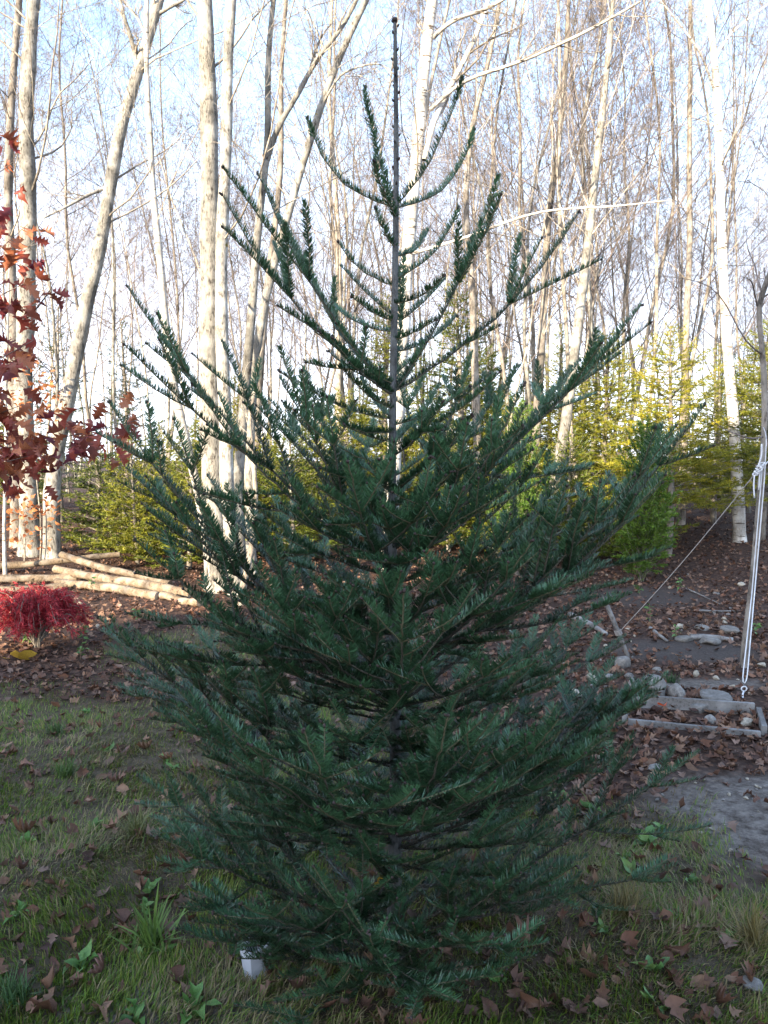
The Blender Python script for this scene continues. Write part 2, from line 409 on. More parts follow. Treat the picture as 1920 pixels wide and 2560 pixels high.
# ground: leaf mould, grass soil, sandy dirt and dark soil by painted masks of the place itself
def mat_ground():
    m, n, l, b = mat_new('ground')
    at = n.new('ShaderNodeVertexColor'); at.layer_name = 'Col'
    sp = n.new('ShaderNodeSeparateColor'); l.new(at.outputs['Color'], sp.inputs[0])
    tcn = n.new('ShaderNodeTexCoord')
    def noise(sc, d=8, r=0.65):
        q = n.new('ShaderNodeTexNoise'); q.inputs['Scale'].default_value = sc; q.inputs['Detail'].default_value = d; q.inputs['Roughness'].default_value = r
        l.new(tcn.outputs['Object'], q.inputs['Vector']); return q
    def ramp(src, a, ca, bb, cb):
        q = n.new('ShaderNodeValToRGB')
        q.color_ramp.elements[0].position = a; q.color_ramp.elements[0].color = (*ca, 1)
        q.color_ramp.elements[1].position = bb; q.color_ramp.elements[1].color = (*cb, 1)
        l.new(src, q.inputs[0]); return q.outputs[0]
    fine, mid = noise(55), noise(13)
    vor = n.new('ShaderNodeTexVoronoi'); vor.inputs['Scale'].default_value = 26; l.new(tcn.outputs['Object'], vor.inputs['Vector'])
    litter = ramp(vor.outputs['Distance'], 0.05, (0.13, 0.075, 0.05), 0.55, (0.045, 0.026, 0.019))
    turf = ramp(mid.outputs['Fac'], 0.35, (0.04, 0.034, 0.02), 0.65, (0.11, 0.082, 0.055))
    grit = noise(34, 8, 0.75)
    sandm = n.new('ShaderNodeMix'); sandm.data_type = 'FLOAT'; sandm.inputs[0].default_value = 0.5
    l.new(mid.outputs['Fac'], sandm.inputs[2]); l.new(grit.outputs['Fac'], sandm.inputs[3])
    sand = ramp(sandm.outputs[0], 0.40, (0.055, 0.043, 0.035), 0.60, (0.20, 0.172, 0.148))
    dark = ramp(fine.outputs['Fac'], 0.3, (0.035, 0.028, 0.024), 0.7, (0.09, 0.072, 0.062))
    def mix(f, a, bb):
        q = n.new('ShaderNodeMix'); q.data_type = 'RGBA'
        l.new(f, q.inputs[0]); l.new(a, q.inputs[6]); l.new(bb, q.inputs[7]); return q.outputs[2]
    c = mix(sp.outputs[0], litter, turf)
    c = mix(sp.outputs[1], c, sand)
    c = mix(sp.outputs[2], c, dark)
    l.new(c, b.inputs['Base Color'])
    bp = n.new('ShaderNodeBump'); bp.inputs['Strength'].default_value = 0.9; bp.inputs['Distance'].default_value = 0.02
    l.new(mid.outputs['Fac'], bp.inputs['Height'])
    bp2 = n.new('ShaderNodeBump'); bp2.inputs['Strength'].default_value = 0.7; bp2.inputs['Distance'].default_value = 0.006
    l.new(fine.outputs['Fac'], bp2.inputs['Height']); l.new(bp.outputs[0], bp2.inputs['Normal'])
    l.new(bp2.outputs[0], b.inputs['Normal'])
    b.inputs['Roughness'].default_value = 0.95; b.inputs['Specular IOR Level'].default_value = 0.15
    return m
M['ground'] = mat_ground()

def m_grass(x, y):
    n = 0.35 * hnoise(x, y, 2.1, 8.0) + 0.2 * hnoise(x, y, 5.5, 2.0)
    left = sstep(5.7, 4.7, y + n * 1.6)
    patch = sstep(1.5, 0.7, np.hypot((x + 1.35) / 0.75, (y - 6.6) / 0.85) + n * 0.5)
    right = sstep(0.35, -0.1, x - 0.95 - 0.55 * sstep(3.3, 2.3, y) * 0 + 0.35 * (y - 2.6) + n * 0.5)
    edge = sstep(3.9, 3.3, y + n * 0.5) * sstep(1.65, 1.3, x + n * 0.3)
    g = np.maximum(left * right, np.maximum(patch, edge))
    under = sstep(1.0, 0.35, np.hypot(x - 0.05, y - 2.35)) * 0.3        # thin under the fir
    return np.clip(g - under, 0, 1)

def m_sand(x, y):
    n = 0.3 * hnoise(x, y, 2.7, 4.0)
    a = sstep(0.85, 0.4, np.hypot((x - 2.1) / 1.15, (y - 3.4) / 0.75) + n * 0.9)
    c = sstep(0.8, 0.3, np.hypot((x - 2.35) / 0.75, (y - 5.55) / 0.28) + n * 0.5)
    d = 0.8 * sstep(1.0, 0.4, np.hypot((x + 0.6) / 0.5, (y - 2.25) / 0.22) + n)
    return np.maximum(np.maximum(a, c), d)

def m_dark(x, y):
    n = 0.3 * hnoise(x, y, 2.0, 6.0)
    a = sstep(0.9, 0.4, np.hypot((x - 2.5) / 0.9, (y - 6.55) / 0.55) + n * 0.5)
    b = 0.8 * sstep(0.9, 0.4, np.hypot((x - 3.0) / 1.2, (y - 9.2) / 0.9) + n * 0.6)
    c = 0.7 * sstep(0.9, 0.4, np.hypot((x - 1.4) / 0.25, (y - 2.6) / 0.5) + n)
    return np.maximum(np.maximum(a, b), c)

# ------------------------------------------------------------------ ground
def axis(lo, hi, step, far_lo, far_hi):
    a = list(np.arange(lo, hi + 1e-6, step))
    s, v = step, a[-1]
    while v < far_hi: s *= 1.25; v += s; a.append(v)
    s, v = step, a[0]; pre = []
    while v > far_lo: s *= 1.25; v -= s; pre.append(v)
    return np.array(pre[::-1] + a)
gx = axis(-5, 5, 0.08, -400, 400); gy = axis(1.2, 12, 0.09, -120, 700)
X, Y = np.meshgrid(gx, gy)
mb = MB()
idx = np.arange(X.size).reshape(X.shape)
q = np.stack([idx[:-1, :-1], idx[:-1, 1:], idx[1:, 1:], idx[1:, :-1]], -1).reshape(-1, 4)
mb.add(np.stack([X, Y, gz(X, Y)], -1).reshape(-1, 3), [q],
       np.stack([m_grass(X, Y), m_sand(X, Y), m_dark(X, Y)], -1).reshape(-1, 3))
o = link('ground', mb.mesh('ground', M['ground']))
o['kind'] = 'structure'

# ------------------------------------------------------------------ unseen house added behind the camera, shaped to cast the yard's shade
def house():
    # local frame: +u along the sun's horizontal direction, +w to its right
    root = thing('house', 'unseen pale gabled house added behind the viewer to shade the yard', 'house', (-13 * SS + 0.15 * SC, -13 * SC - 0.15 * SS, 0), -SUN_AZ)
    W, D, E, Rg = 6.0, 9.0, 5.7, 13.5
    mbw = MB()
    prof = np.array([[-W, 0], [W, 0], [W, E], [0, Rg], [-W, E]], float)
    v = np.concatenate([np.stack([prof[:, 0], np.full(5, -D), prof[:, 1] - 0.3 * (prof[:, 1] == 0)], 1), np.stack([prof[:, 0], np.zeros(5), prof[:, 1] - 0.3 * (prof[:, 1] == 0)], 1)])
    mbw.add(v, [np.array([[0, 1, 2, 3, 4][::-1], [5, 6, 7, 8, 9]]), np.array([[0, 1, 6, 5], [1, 2, 7, 6], [4, 0, 5, 9]])])
    link('wall', mbw.mesh('house_wall', M['siding'], False), root)
    for s in (-1, 1):
        sl = math.atan2(Rg - E, W); ln = math.hypot(W, Rg - E) + 0.35
        cx, cz = s * (W / 2 + 0.12), (E + Rg) / 2 + 0.02
        box_obj('roof_slope', (ln, D + 0.6, 0.14), (cx, -D / 2, cz), M['roofing'], root, (0, s * sl, 0), 0.01)
    d = box_obj('door', (0.95, 0.08, 2.05), (0.5, 0.045, 1.05), M['old_wood'], root)
    box_obj('handle', (0.12, 0.05, 0.03), (0.35, 0.06, 0.0), M['glass'], d)
    for wx, wz in ((-3, 1.5), (3.2, 1.5), (-1.5, 4.9), (1.5, 4.9)):
        w = box_obj('window', (1.15, 0.07, 1.15), (wx, 0.04, wz), M['plastic'], root)
        for a in (-1, 1):
            box_obj('pane', (0.47, 0.02, 1.0), (a * 0.26, 0.035, 0), M['glass'], w)
house()

# ------------------------------------------------------------------ bare broadleaf trees
def spawn(rng, Pt, R, n, tmin, tmax, ratio, ang, up, wig, K, rr=0.5, rmin=0.003, ref_len=None):
    T, Kp, _ = Pt.shape
    t = rng.uniform(tmin, tmax, (T, n)); f = t * (Kp - 1); i = np.minimum(f.astype(int), Kp - 2); fr = (f - i)[..., None]
    ti = np.arange(T)[:, None]
    p0 = Pt[ti, i] * (1 - fr) + Pt[ti, i + 1] * fr
    r0 = (R[ti, i] * (1 - fr[..., 0]) + R[ti, i + 1] * fr[..., 0]) * rr
    tan = nrm(Pt[ti, i + 1] - Pt[ti, i])
    plen = np.linalg.norm(np.diff(Pt, axis=1), axis=2).sum(1)[:, None] if ref_len is None else ref_len
    L = plen * ratio * rng.uniform(0.6, 1.25, (T, n)) * (1.15 - 0.55 * t)
    rnd = rng.normal(size=(T, n, 3)); perp = nrm(rnd - (rnd * tan).sum(-1, keepdims=True) * tan)
    a = np.radians(ang) * rng.uniform(0.7, 1.3, (T, n))[..., None]
    d = nrm(np.cos(a) * tan + np.sin(a) * perp)
    N = T * n
    d = d.reshape(N, 3); p = p0.reshape(N, 3); L = L.reshape(N); r0 = np.maximum(r0.reshape(N), rmin)
    pts = [p]
    for k in range(K - 1):
        d = nrm(d + rng.normal(size=(N, 3)) * wig + np.array([0, 0, up]))
        p = p + d * (L / (K - 1))[:, None]
        pts.append(p)
    Rn = r0[:, None] * np.linspace(1, 0.35, K)[None]
    return np.stack(pts, 1), np.maximum(Rn, rmin * 0.6)

def crown_mesh(rng, trunkP, trunkR, name, mat, limbs=14, subs=5, twigs=5, fine=5, tmin=0.35, ang=48, up=0.10, ratio=0.34, rmin=0.0026, extra=None, lr=0.36):
    mb = MB()
    l1, r1 = spawn(rng, trunkP, trunkR, limbs, tmin, 0.97, ratio, ang, up, 0.13, 8, lr, 0.006)
    tubes(mb, l1, r1, 5)
    allP, allR = [l1], [r1]
    if extra is not None:
        allP.append(extra[0]); allR.append(extra[1])
    l2, r2 = spawn(rng, np.concatenate(allP), np.concatenate(allR), subs, 0.2, 1.0, 0.42, 42, up * 0.8, 0.16, 6, 0.5, 0.0036)
    tubes(mb, l2, r2, 4)
    l3, r3 = spawn(rng, l2, r2, twigs, 0.15, 1.0, 0.48, 42, up * 0.6, 0.2, 4, 0.6, rmin)
    tubes(mb, l3, r3, 3)
    if fine:
        l4, r4 = spawn(rng, l3, r3, fine, 0.15, 1.0, 0.5, 40, up * 0.5, 0.2, 3, 0.7, rmin * 0.8)
        tubes(mb, l4, r4, 3)
    return mb.mesh(name, mat)

def resample(pts, K):
    pts = np.asarray(pts, float)
    s = np.concatenate([[0], np.cumsum(np.linalg.norm(np.diff(pts, axis=0), axis=1))])
    # Catmull-like smoothing: cubic through arc length with numpy only
    u = np.linspace(0, s[-1], K)
    lin = np.stack([np.interp(u, s, pts[:, i]) for i in range(3)], 1)
    for _ in range(2):
        lin[1:-1] = 0.25 * lin[:-2] + 0.5 * lin[1:-1] + 0.25 * lin[2:]
    return lin

def bare_prototypes():
    out = []
    for i in range(11):
        rng = np.random.default_rng(100 + i)
        H = rng.uniform(12.5, 17.5); r0 = rng.uniform(0.028, 0.062)
        K = 22
        z = np.linspace(-0.3, H, K)
        ph = rng.uniform(0, 6.28, 4)
        amp = rng.uniform(0.1, 0.4)
        lean = rng.normal(0, 0.05, 2)
        x = lean[0] * z + amp * np.sin(z * 0.45 + ph[0]) - amp * math.sin(ph[0]) + 0.05 * np.sin(z * 1.7 + ph[1])
        y = lean[1] * z + amp * np.sin(z * 0.4 + ph[2]) - amp * math.sin(ph[2])
        Pt = np.stack([x, y, z], 1)[None]
        R = (r0 * (1.25 * np.exp(-z / 0.5) * 0.35 + 1 - 0.86 * np.clip(z / H, 0, 1)))[None]
        mb = MB(); tubes(mb, Pt, R, 9, rough=0.03, rng=rng)
        fan = i % 3 == 0
        tm = mb.mesh('bare_trunk', M[['grey_bark', 'brown_bark', 'pale_bark'][i % 3]])
        cmh = crown_mesh(rng, Pt, R, 'bare_crown', M['twig'], limbs=24 if fan else 19, subs=6, twigs=5, fine=4,
                         tmin=0.18 if fan else 0.3, ang=34 if fan else 52, up=0.13 if fan else 0.06, ratio=0.36 if fan else 0.3)
        out.append((tm, cmh))
    return out
protos = bare_prototypes()
rngF = np.random.default_rng(7)
spots = []
tries = 0
while len(spots) < 225 and tries < 6000:
    tries += 1
    y = 13.5 + 34 * rngF.random() ** 1.25
    x = rngF.uniform(-0.56, 0.56) * y
    md = 0.4 + 0.017 * y
    if y < 17 and rngF.random() < 0.6: continue
    if x / y < -0.1 and rngF.random() < 0.3: continue
    if all((x - a) ** 2 + (y - b) ** 2 > md * md for a, b in spots): spots.append((x, y))
def place_bare(x, y, i, label, group, s=1.0, rz=0.0):
    t = thing('bare_tree', label, 'tree', (x, y, float(gz(x, y))), rz, group)
    t.scale = (s, s, s)
    link('trunk', protos[i][0], t); link('crown', protos[i][1], t)
    return t
for k, (x, y) in enumerate(spots):
    i = int(rngF.integers(0, len(protos)))
    far = y > 26
    place_bare(x, y, i, ('thin far leafless stem ' if far else 'slim leafless tree ') + near_trunk(PX(x, y, 3.5)[0]),
               'far leafless woodland trees' if far else 'leafless trees at the front of the woods', rngF.uniform(0.72, 1.1) * (0.8 if x / y < -0.07 or x / y > 0.36 else 1.0), rngF.uniform(0, 6.28))
# a few unseen trees added behind and left of the viewer to dapple the sunlight
for k, (p_, q_) in enumerate(((-9, -8.6), (-12, -10.5), (-8, -12.5), (-14, -14), (-11, -17))):
    place_bare(p_ * SS + q_ * SC, p_ * SC - q_ * SS, (k * 3 + 1) % 11, 'unseen leafless tree added behind the viewer to dapple the sunlight', 'unseen leafless trees added to dapple the sunlight', 0.95, k * 1.3)

# ------------------------------------------------------------------ the trunks one can tell apart
def px_path(pts, d0, d1, K=26):
    n = len(pts)
    w = [P(a, b, d0 + (d1 - d0) * i / (n - 1)) for i, (a, b) in enumerate(pts)]
    return resample(w, K)

def near_tree(name, label, pts, widths, d, bark, top=4.0, dtop=None, limbs=10, tmin=0.4, limb_paths=(), seed=0, up=0.06, ang=50, ratio=0.26, fine=3, rough=0.05):
    """pts: pixel path base -> top of frame, widths: (base px, top px); the trunk goes on above the frame"""
    rng = np.random.default_rng(500 + seed)
    d1 = d if dtop is None else dtop
    path = [P(a, b, d + (d1 - d) * i / (len(pts) - 1)) for i, (a, b) in enumerate(pts)]
    b0 = path[0].copy(); b0[2] = float(gz(b0[0], b0[1])) - 0.12; path = [b0] + path
    end = path[-1]; dr = nrm(path[-1] - path[-2]); 
    if top > 0:
        path += [end + dr * top * 0.5 + np.array([0, 0, 0.1]), end + dr * top]
    K = 34
    Pt = resample(path, K)
    s = np.concatenate([[0], np.cumsum(np.linalg.norm(np.diff(Pt, axis=0), axis=1))])
    s_frame = s[-1] - top
    rb, rt = widths[0] / 2 / F * d, widths[1] / 2 / F * d1
    R = np.interp(s, [0, s_frame, s[-1]], [rb, rt, rt * 0.3 if top > 0 else rt * 0.6])
    R = R * (1 + 0.35 * np.exp(-s / 0.25)) * (1 + 0.05 * np.sin(s * 5 + seed) + 0.03 * np.sin(s * 13 + seed * 2))
    base = Pt[0] + np.array([0, 0, 0.12])
    Pl = Pt - base
    root = thing(name, label, 'tree', tuple(base))
    mb = MB(); tubes(mb, Pl[None], R[None], 14, rough=rough * 0.5, rng=rng)
    link('trunk', mb.mesh('trunk', M[bark]), root)
    exP, exR = [], []
    for lp, lw, ld0, ld1 in limb_paths:
        Lp = px_path(lp, ld0, ld1, 16) - base
        Lr = np.linspace(lw[0], lw[1], 16) / 2 / F * ld0
        mb = MB(); tubes(mb, Lp[None], Lr[None], 9, rough=0.04, rng=rng)
        link('limb', mb.mesh('limb', M[bark]), root)
        exP.append(resample(Lp, 8)); exR.append(np.interp(np.linspace(0, 1, 8), np.linspace(0, 1, 16), Lr))
    extra = (np.stack(exP), np.stack(exR)) if exP else None
    link('crown', crown_mesh(rng, Pl[None], R[None], 'crown', M['grey_bark'], limbs, 5, 6, fine, tmin, ang, up, ratio, 0.0024, extra, 0.17), root)
    return root

near_tree('maple_tree', 'straight pale trunk at the left edge behind the red oak leaves',
          [(78, 1392), (71, 1195), (55, 992), (61, 890), (69, 707), (71, 544), (75, 442), (61, 341), (63, 295), (70, 169), (84, 0)], (50, 30), 12.6, 'pale_bark', seed=1, limbs=9)
near_tree('maple_tree', 'pale scarred trunk leaning right that forks near the top left',
          [(131, 1372), (127, 1230), (139, 1124), (171, 992), (195, 870), (212, 768), (244, 654), (264, 544), (285, 402), (304, 295), (346, 190), (367, 105), (397, 0)], (42, 24), 12.2, 'pale_bark', seed=2, limbs=8,
          limb_paths=[([(350, 180), (335, 130), (325, 85), (312, 50), (300, 0)], (13, 8), 12.2, 12.0), ([(397, 35), (430, 15), (458, 2), (480, -20)], (9, 6), 12.2, 12.0), ([(262, 470), (215, 490), (170, 515), (110, 545)], (9, 4), 12.2, 11.6)])
near_tree('maple_tree', 'very slim white trunk curving up left of the twin trunks',
          [(542, 1490), (506, 1272), (477, 1145), (443, 1030), (430, 931), (418, 865), (407, 760), (401, 633), (382, 506), (378, 380), (367, 211), (363, 84), (367, 0)], (26, 11), 9.4, 'birch_bark', seed=3, limbs=6, dtop=10.2,
          limb_paths=[([(362, 84), (345, 45), (320, 15), (300, -10)], (7, 5), 10.2, 10.0)])
near_tree('maple_tree', 'thick pale twin trunk with yellow moss, tallest left of the fir',
          [(545, 1488), (532, 1230), (530, 1103), (523, 977), (525, 844), (523, 675), (525, 506), (523, 338), (519, 169), (511, 0)], (62, 36), 9.5, 'pale_bark', seed=4, limbs=8, tmin=0.3)
near_tree('maple_tree', 'mossy second trunk rising just right of the thick pale trunk',
          [(592, 1470), (572, 1300), (563, 1145), (566, 998), (552, 886), (555, 717), (550, 620), (556, 549), (566, 422), (566, 295), (570, 127), (578, 0)], (38, 24), 9.2, 'pale_bark', seed=5, limbs=8, tmin=0.3)
near_tree('maple_tree', 'kinked pale trunk left of the fir with a long limb sweeping right',
          [(604, 1440), (591, 1230), (603, 1103), (612, 977), (625, 844), (637, 675), (650, 506), (671, 380), (673, 262), (663, 211), (672, 110), (684, 0)], (30, 12), 10.4, 'pale_bark', seed=6, limbs=8,
          limb_paths=[([(668, 400), (690, 320), (735, 253), (790, 148), (862, 63), (891, 0), (910, -40)], (15, 9), 10.4, 10.0)])
near_tree('maple_tree', 'pale trunk slanting right behind the upper left of the fir',
          [(628, 1420), (622, 1200), (628, 1000), (650, 800), (705, 582), (739, 473), (769, 371), (802, 262), (836, 169), (874, 84), (916, 0)], (26, 15), 11.2, 'pale_bark', seed=7, limbs=8,
          limb_paths=[([(800, 270), (850, 185), (890, 168), (950, 155), (990, 190)], (6, 3), 11.2, 10.6)])
near_tree('maple_tree', 'dark brown trunk standing beside the slanting pale trunk',
          [(640, 1400), (640, 1100), (650, 900), (667, 717), (690, 560), (705, 380), (700, 200), (715, 0)], (26, 9), 13.2, 'brown_bark', seed=8, limbs=10)
near_tree('birch_tree', 'white birch directly behind the fir top with a dark scar',
          [(972, 1400), (978, 1240), (1002, 900), (1022, 591), (1035, 464), (1047, 338), (1056, 219), (1064, 127), (1081, 0)], (40, 26), 11.0, 'birch_bark', seed=9, limbs=7,
          limb_paths=[([(1083, 95), (1110, 65), (1150, 42), (1200, 30), (1258, 0), (1300, -30)], (11, 7), 11.0, 10.4),
                      ([(1060, 400), (1085, 295), (1140, 190), (1191, 93), (1221, 0), (1232, -40)], (16, 10), 11.0, 11.2),
                      ([(1075, 275), (1157, 198), (1220, 181), (1300, 156), (1376, 122), (1431, 97), (1528, 46), (1600, 4)], (10, 5), 11.0, 10.0),
                      ([(1010, 640), (1060, 625), (1180, 590), (1300, 540), (1390, 520), (1500, 520), (1680, 500)], (8, 3), 11.0, 10.4)])
near_tree('birch_tree', 'slender bright white birch at the right beside the roped sapling',
          [(1849, 1385), (1849, 1314), (1840, 1145), (1832, 1019), (1819, 886), (1811, 760), (1804, 591), (1800, 422), (1794, 253), (1786, 127), (1769, 8)], (30, 15), 12.6, 'birch_bark', seed=10, limbs=8, tmin=0.45, fine=3,
          limb_paths=[([(1790, 240), (1760, 150), (1730, 100), (1690, 50), (1650, 0)], (6, 3), 12.6, 12.2), ([(1788, 140), (1830, 80), (1880, 40), (1920, 10)], (6, 3), 12.6, 12.2)])
near_tree('maple_tree', 'pale trunk slanting up right of the fir through the evergreens',
          [(1372, 1330), (1380, 1230), (1401, 1145), (1418, 1040), (1431, 913), (1439, 865), (1456, 717), (1482, 506), (1494, 380), (1515, 211), (1532, 0)], (32, 12), 12.8, 'pale_bark', seed=11, limbs=16, tmin=0.3, up=0.12, ang=36)
near_tree('maple_tree', 'thin dark trunk left of the bright white birch',
          [(1700, 1330), (1712, 1100), (1714, 844), (1726, 591), (1722, 422), (1726, 211), (1726, 0)], (20, 9), 14.6, 'brown_bark', seed=12, limbs=14, tmin=0.3, up=0.1)
near_tree('maple_tree', 'brown trunk cut by the left picture edge',
          [(45, 1360), (36, 1100), (34, 900), (30, 717), (19, 506), (25, 295), (38, 127), (48, 0)], (34, 14), 13.6, 'brown_bark', seed=13, limbs=9)
near_tree('maple_tree', 'brown stem fanning into upright branches right of the fir top',
          [(1330, 1330), (1345, 1000), (1363, 717), (1368, 548), (1401, 338), (1415, 150), (1422, 0)], (26, 10), 13.8, 'brown_bark', seed=14, limbs=18, tmin=0.25, up=0.14, ang=32, ratio=0.34, fine=4)
near_tree('maple_tree', 'twiggy brown stem close right of the white birch behind the fir',
          [(1200, 1330), (1190, 1000), (1180, 700), (1160, 500), (1180, 300), (1225, 150), (1250, 0)], (24, 9), 14.2, 'brown_bark', seed=15, limbs=18, tmin=0.25, up=0.14, ang=30, ratio=0.34, fine=4)
near_tree('maple_tree', 'slim grey trunk between the fir tip and the slanting pale trunk',
          [(860, 1330), (845, 1000), (850, 700), (838, 450), (820, 250), (830, 0)], (18, 8), 15.5, 'grey_bark', seed=16, limbs=16, tmin=0.25, up=0.12, ang=34, ratio=0.3)
near_tree('maple_tree', 'bent stem crossing low behind the left fir branches',
          [(600, 1500), (632, 1360), (640, 1250), (632, 1120), (622, 1060), (640, 960)], (17, 9), 8.6, 'grey_bark', top=0.4, seed=17, limbs=4, fine=0)
near_tree('birch_tree', 'thin white stem at the far left edge behind the log pile',
          [(13, 1455), (10, 1330), (12, 1230), (16, 1150), (14, 1000), (20, 800)], (9, 6), 10.6, 'birch_bark', top=1.0, seed=18, limbs=5, fine=2)

# ------------------------------------------------------------------ background conifers
def conifer_mesh(seed, H, Rw, base_z, cols, dens=70, droop=0.0, rise=0.25, whorl=0.17, per=6, nl=0.05, nw=0.012, power=0.8, side=0.42):
    rng = np.random.default_rng(900 + seed)
    tm = MB()
    z = np.linspace(-0.15, H, 14)
    tp = np.stack([0.04 * np.sin(z * 1.3 + seed), 0.04 * np.cos(z * 1.1 + seed), z], 1)
    tubes(tm, tp[None], (0.018 * H * (1 - 0.93 * np.clip(z / H, 0, 1)) + 0.004)[None], 8)
    cb = MB()
    seg_a, seg_b, seg_c = [], [], []
    zz = base_z
    wood_P, wood_R = [], []
    while zz < H - 0.05:
        f = (H - zz) / (H - base_z)
        L = Rw * f ** power
        n = per if L > 0.25 else 4
        a0 = rng.uniform(0, 6.28)
        for k in range(n):
            az = a0 + 6.283 * k / n + rng.normal(0, 0.25)
            l = max(0.07, L * rng.uniform(0.6, 1.2))
            r0 = rise + 0.5 * (1 - f) ** 2 + rng.normal(0, 0.08)
            t = np.linspace(0, 1, 7)
            rad = l * t
            hz = l * (r0 * t - (0.35 + droop) * t ** 2 * f + 0.25 * t ** 3)
            pts = np.stack([np.cos(az) * rad, np.sin(az) * rad, zz + rng.normal(0, 0.05) + hz], 1)
            wood_P.append(pts); wood_R.append(np.linspace(0.004 + 0.008 * l, 0.0015, 7))
            for i in range(6):
                seg_a.append(pts[i]); seg_b.append(pts[i + 1]); seg_c.append(1.0 if t[i] > 0.25 else 0.35)
            m = max(2, int(l / 0.085))
            outd = np.array([math.cos(az), math.sin(az), 0]); sd = np.array([-math.sin(az), math.cos(az), 0])
            for j in range(m):
                tj = 0.15 + 0.83 * (j + rng.random()) / m
                pj = np.array([np.interp(tj, t, pts[:, c]) for c in range(3)])
                s = 1 if j % 2 else -1
                sl = side * l * (1.12 - tj) * rng.uniform(0.6, 1.2) + 0.04
                dj = outd * 0.65 + sd * s * 0.75 + np.array([0, 0, rng.normal(0.05, 0.15)])
                dj = dj / np.linalg.norm(dj)
                mid = pj + dj * sl * 0.5; endp = pj + dj * sl + np.array([0, 0, 0.06 * sl])
                for a_, b_ in ((pj, mid), (mid, endp)):
                    seg_a.append(a_); seg_b.append(b_); seg_c.append(1.0)
                if sl > 0.16:
                    for s2 in (-1, 1):
                        d2 = nrm(dj + s2 * 0.8 * np.cross(dj, [0, 0, 1]) + np.array([0, 0, rng.normal(0, 0.1)]))
                        seg_a.append(mid); seg_b.append(mid + d2 * sl * 0.42); seg_c.append(1.0)
        zz += whorl * rng.uniform(0.75, 1.2) * (0.6 + 0.5 * f)
    tubes(tm, np.stack(wood_P), np.stack(wood_R), 3)
    A, B, Cc = np.array(seg_a), np.array(seg_b), np.array(seg_c)
    ln = np.linalg.norm(B - A, axis=1)
    cnt = np.maximum(1, (ln * dens * 1.35 * Cc * rng.uniform(0.7, 1.3, len(ln))).astype(int))
    si = np.repeat(np.arange(len(A)), cnt)
    t = rng.random(len(si))[:, None]
    base = A[si] + (B[si] - A[si]) * t
    tan = nrm(B - A)[si]
    rnd = rng.normal(size=(len(si), 3)); rnd[:, 2] *= 0.55
    d = nrm(tan * 0.75 + nrm(rnd) * 0.8)
    wv = nrm(np.cross(d, rng.normal(size=d.shape))) * (nw * rng.uniform(0.7, 1.3, (len(si), 1)))
    L = (nl * rng.uniform(0.7, 1.3, len(si)))[:, None]
    V = np.stack([base - wv * 0.5, base + wv * 0.5, base + d * L], 1).reshape(-1, 3)
    tint = rng.random(len(A))[si][:, None]
    c = np.array(cols[0])[None] * (1 - tint) + np.array(cols[1])[None] * tint
    c = c * rng.uniform(0.75, 1.25, (len(si), 1))
    cb.add(V, [np.arange(len(V)).reshape(-1, 3)], np.repeat(c, 3, axis=0))
    return tm.mesh('conifer_trunk', M['brown_bark']), cb.mesh('conifer_crown', M['spruce'], False)

YG = ((0.13, 0.16, 0.016), (0.31, 0.275, 0.024))
DG = ((0.03, 0.055, 0.018), (0.06, 0.085, 0.022))
kinds = {
    'wide': conifer_mesh(1, 3.6, 1.45, 0.75, YG, dens=80),
    'tall': conifer_mesh(2, 4.6, 1.25, 0.5, YG, dens=75),
    'bushy': conifer_mesh(3, 2.1, 1.05, 0.1, YG, dens=90, rise=0.35, whorl=0.14),
    'small': conifer_mesh(4, 1.7, 0.8, 0.08, YG, dens=90, rise=0.4, whorl=0.13),
    'sparse': conifer_mesh(5, 4.2, 1.2, 0.6, DG, dens=55, whorl=0.3, per=5),
    'cedar': conifer_mesh(6, 1.75, 0.42, 0.05, ((0.09, 0.17, 0.022), (0.15, 0.24, 0.03)), dens=200, rise=1.5, droop=-0.2, whorl=0.09, per=8, nl=0.035, nw=0.012, power=0.55, side=0.55),
}
def conifer(name, label, px, d, kind, s=1.0, rz=0.0, sz=1.0):
    p = P(px, 1200, d)
    t = thing(name, label, 'tree', (p[0], d, float(gz(p[0], d))), rz)
    t.scale = (s, s, s * sz)
    link('trunk', kinds[kind][0], t); link('crown', kinds[kind][1], t)
conifer('spruce_tree', 'broad sunlit yellow-green spruce right of the fir, bare lower trunk', 1672, 12.0, 'wide', 0.98, 0.4)
conifer('spruce_tree', 'yellow-green spruce cut by the right picture edge', 1915, 12.8, 'wide', 1.0, 2.1)
conifer('spruce_tree', 'sunlit spruce just left of the broad right spruce', 1515, 13.8, 'wide', 1.02, 4.0)
conifer('spruce_tree', 'tall spruce behind the right upper branches of the fir', 1400, 15.4, 'tall', 0.85, 1.0)
conifer('spruce_tree', 'tall yellow-green spruce straight behind the fir stem', 1145, 15.0, 'tall', 1.08, 2.6)
conifer('spruce_tree', 'spruce peeking out left of the fir stem', 965, 16.0, 'tall', 0.98, 5.0)
conifer('spruce_tree', 'low bushy spruce glowing yellow left behind the fir', 730, 12.2, 'bushy', 1.05, 0.9)
conifer('spruce_tree', 'low bushy spruce right above the long log', 470, 11.6, 'bushy', 1.0, 3.3)
conifer('spruce_tree', 'small yellow-green spruce behind the log pile', 335, 11.9, 'small', 1.15, 1.9)
conifer('spruce_tree', 'dark thin spruce behind the scarred leaning trunk', 315, 14.6, 'sparse', 0.95, 0.3)
conifer('spruce_tree', 'dark thin spruce behind the straight left trunk', 150, 16.5, 'sparse', 1.05, 2.2)
conifer('spruce_tree', 'spruce behind the twin trunks at left', 590, 14.6, 'bushy', 1.35, 5.5)
conifer('spruce_tree', 'spruce low behind the left middle of the fir', 860, 14.0, 'bushy', 1.25, 4.2)
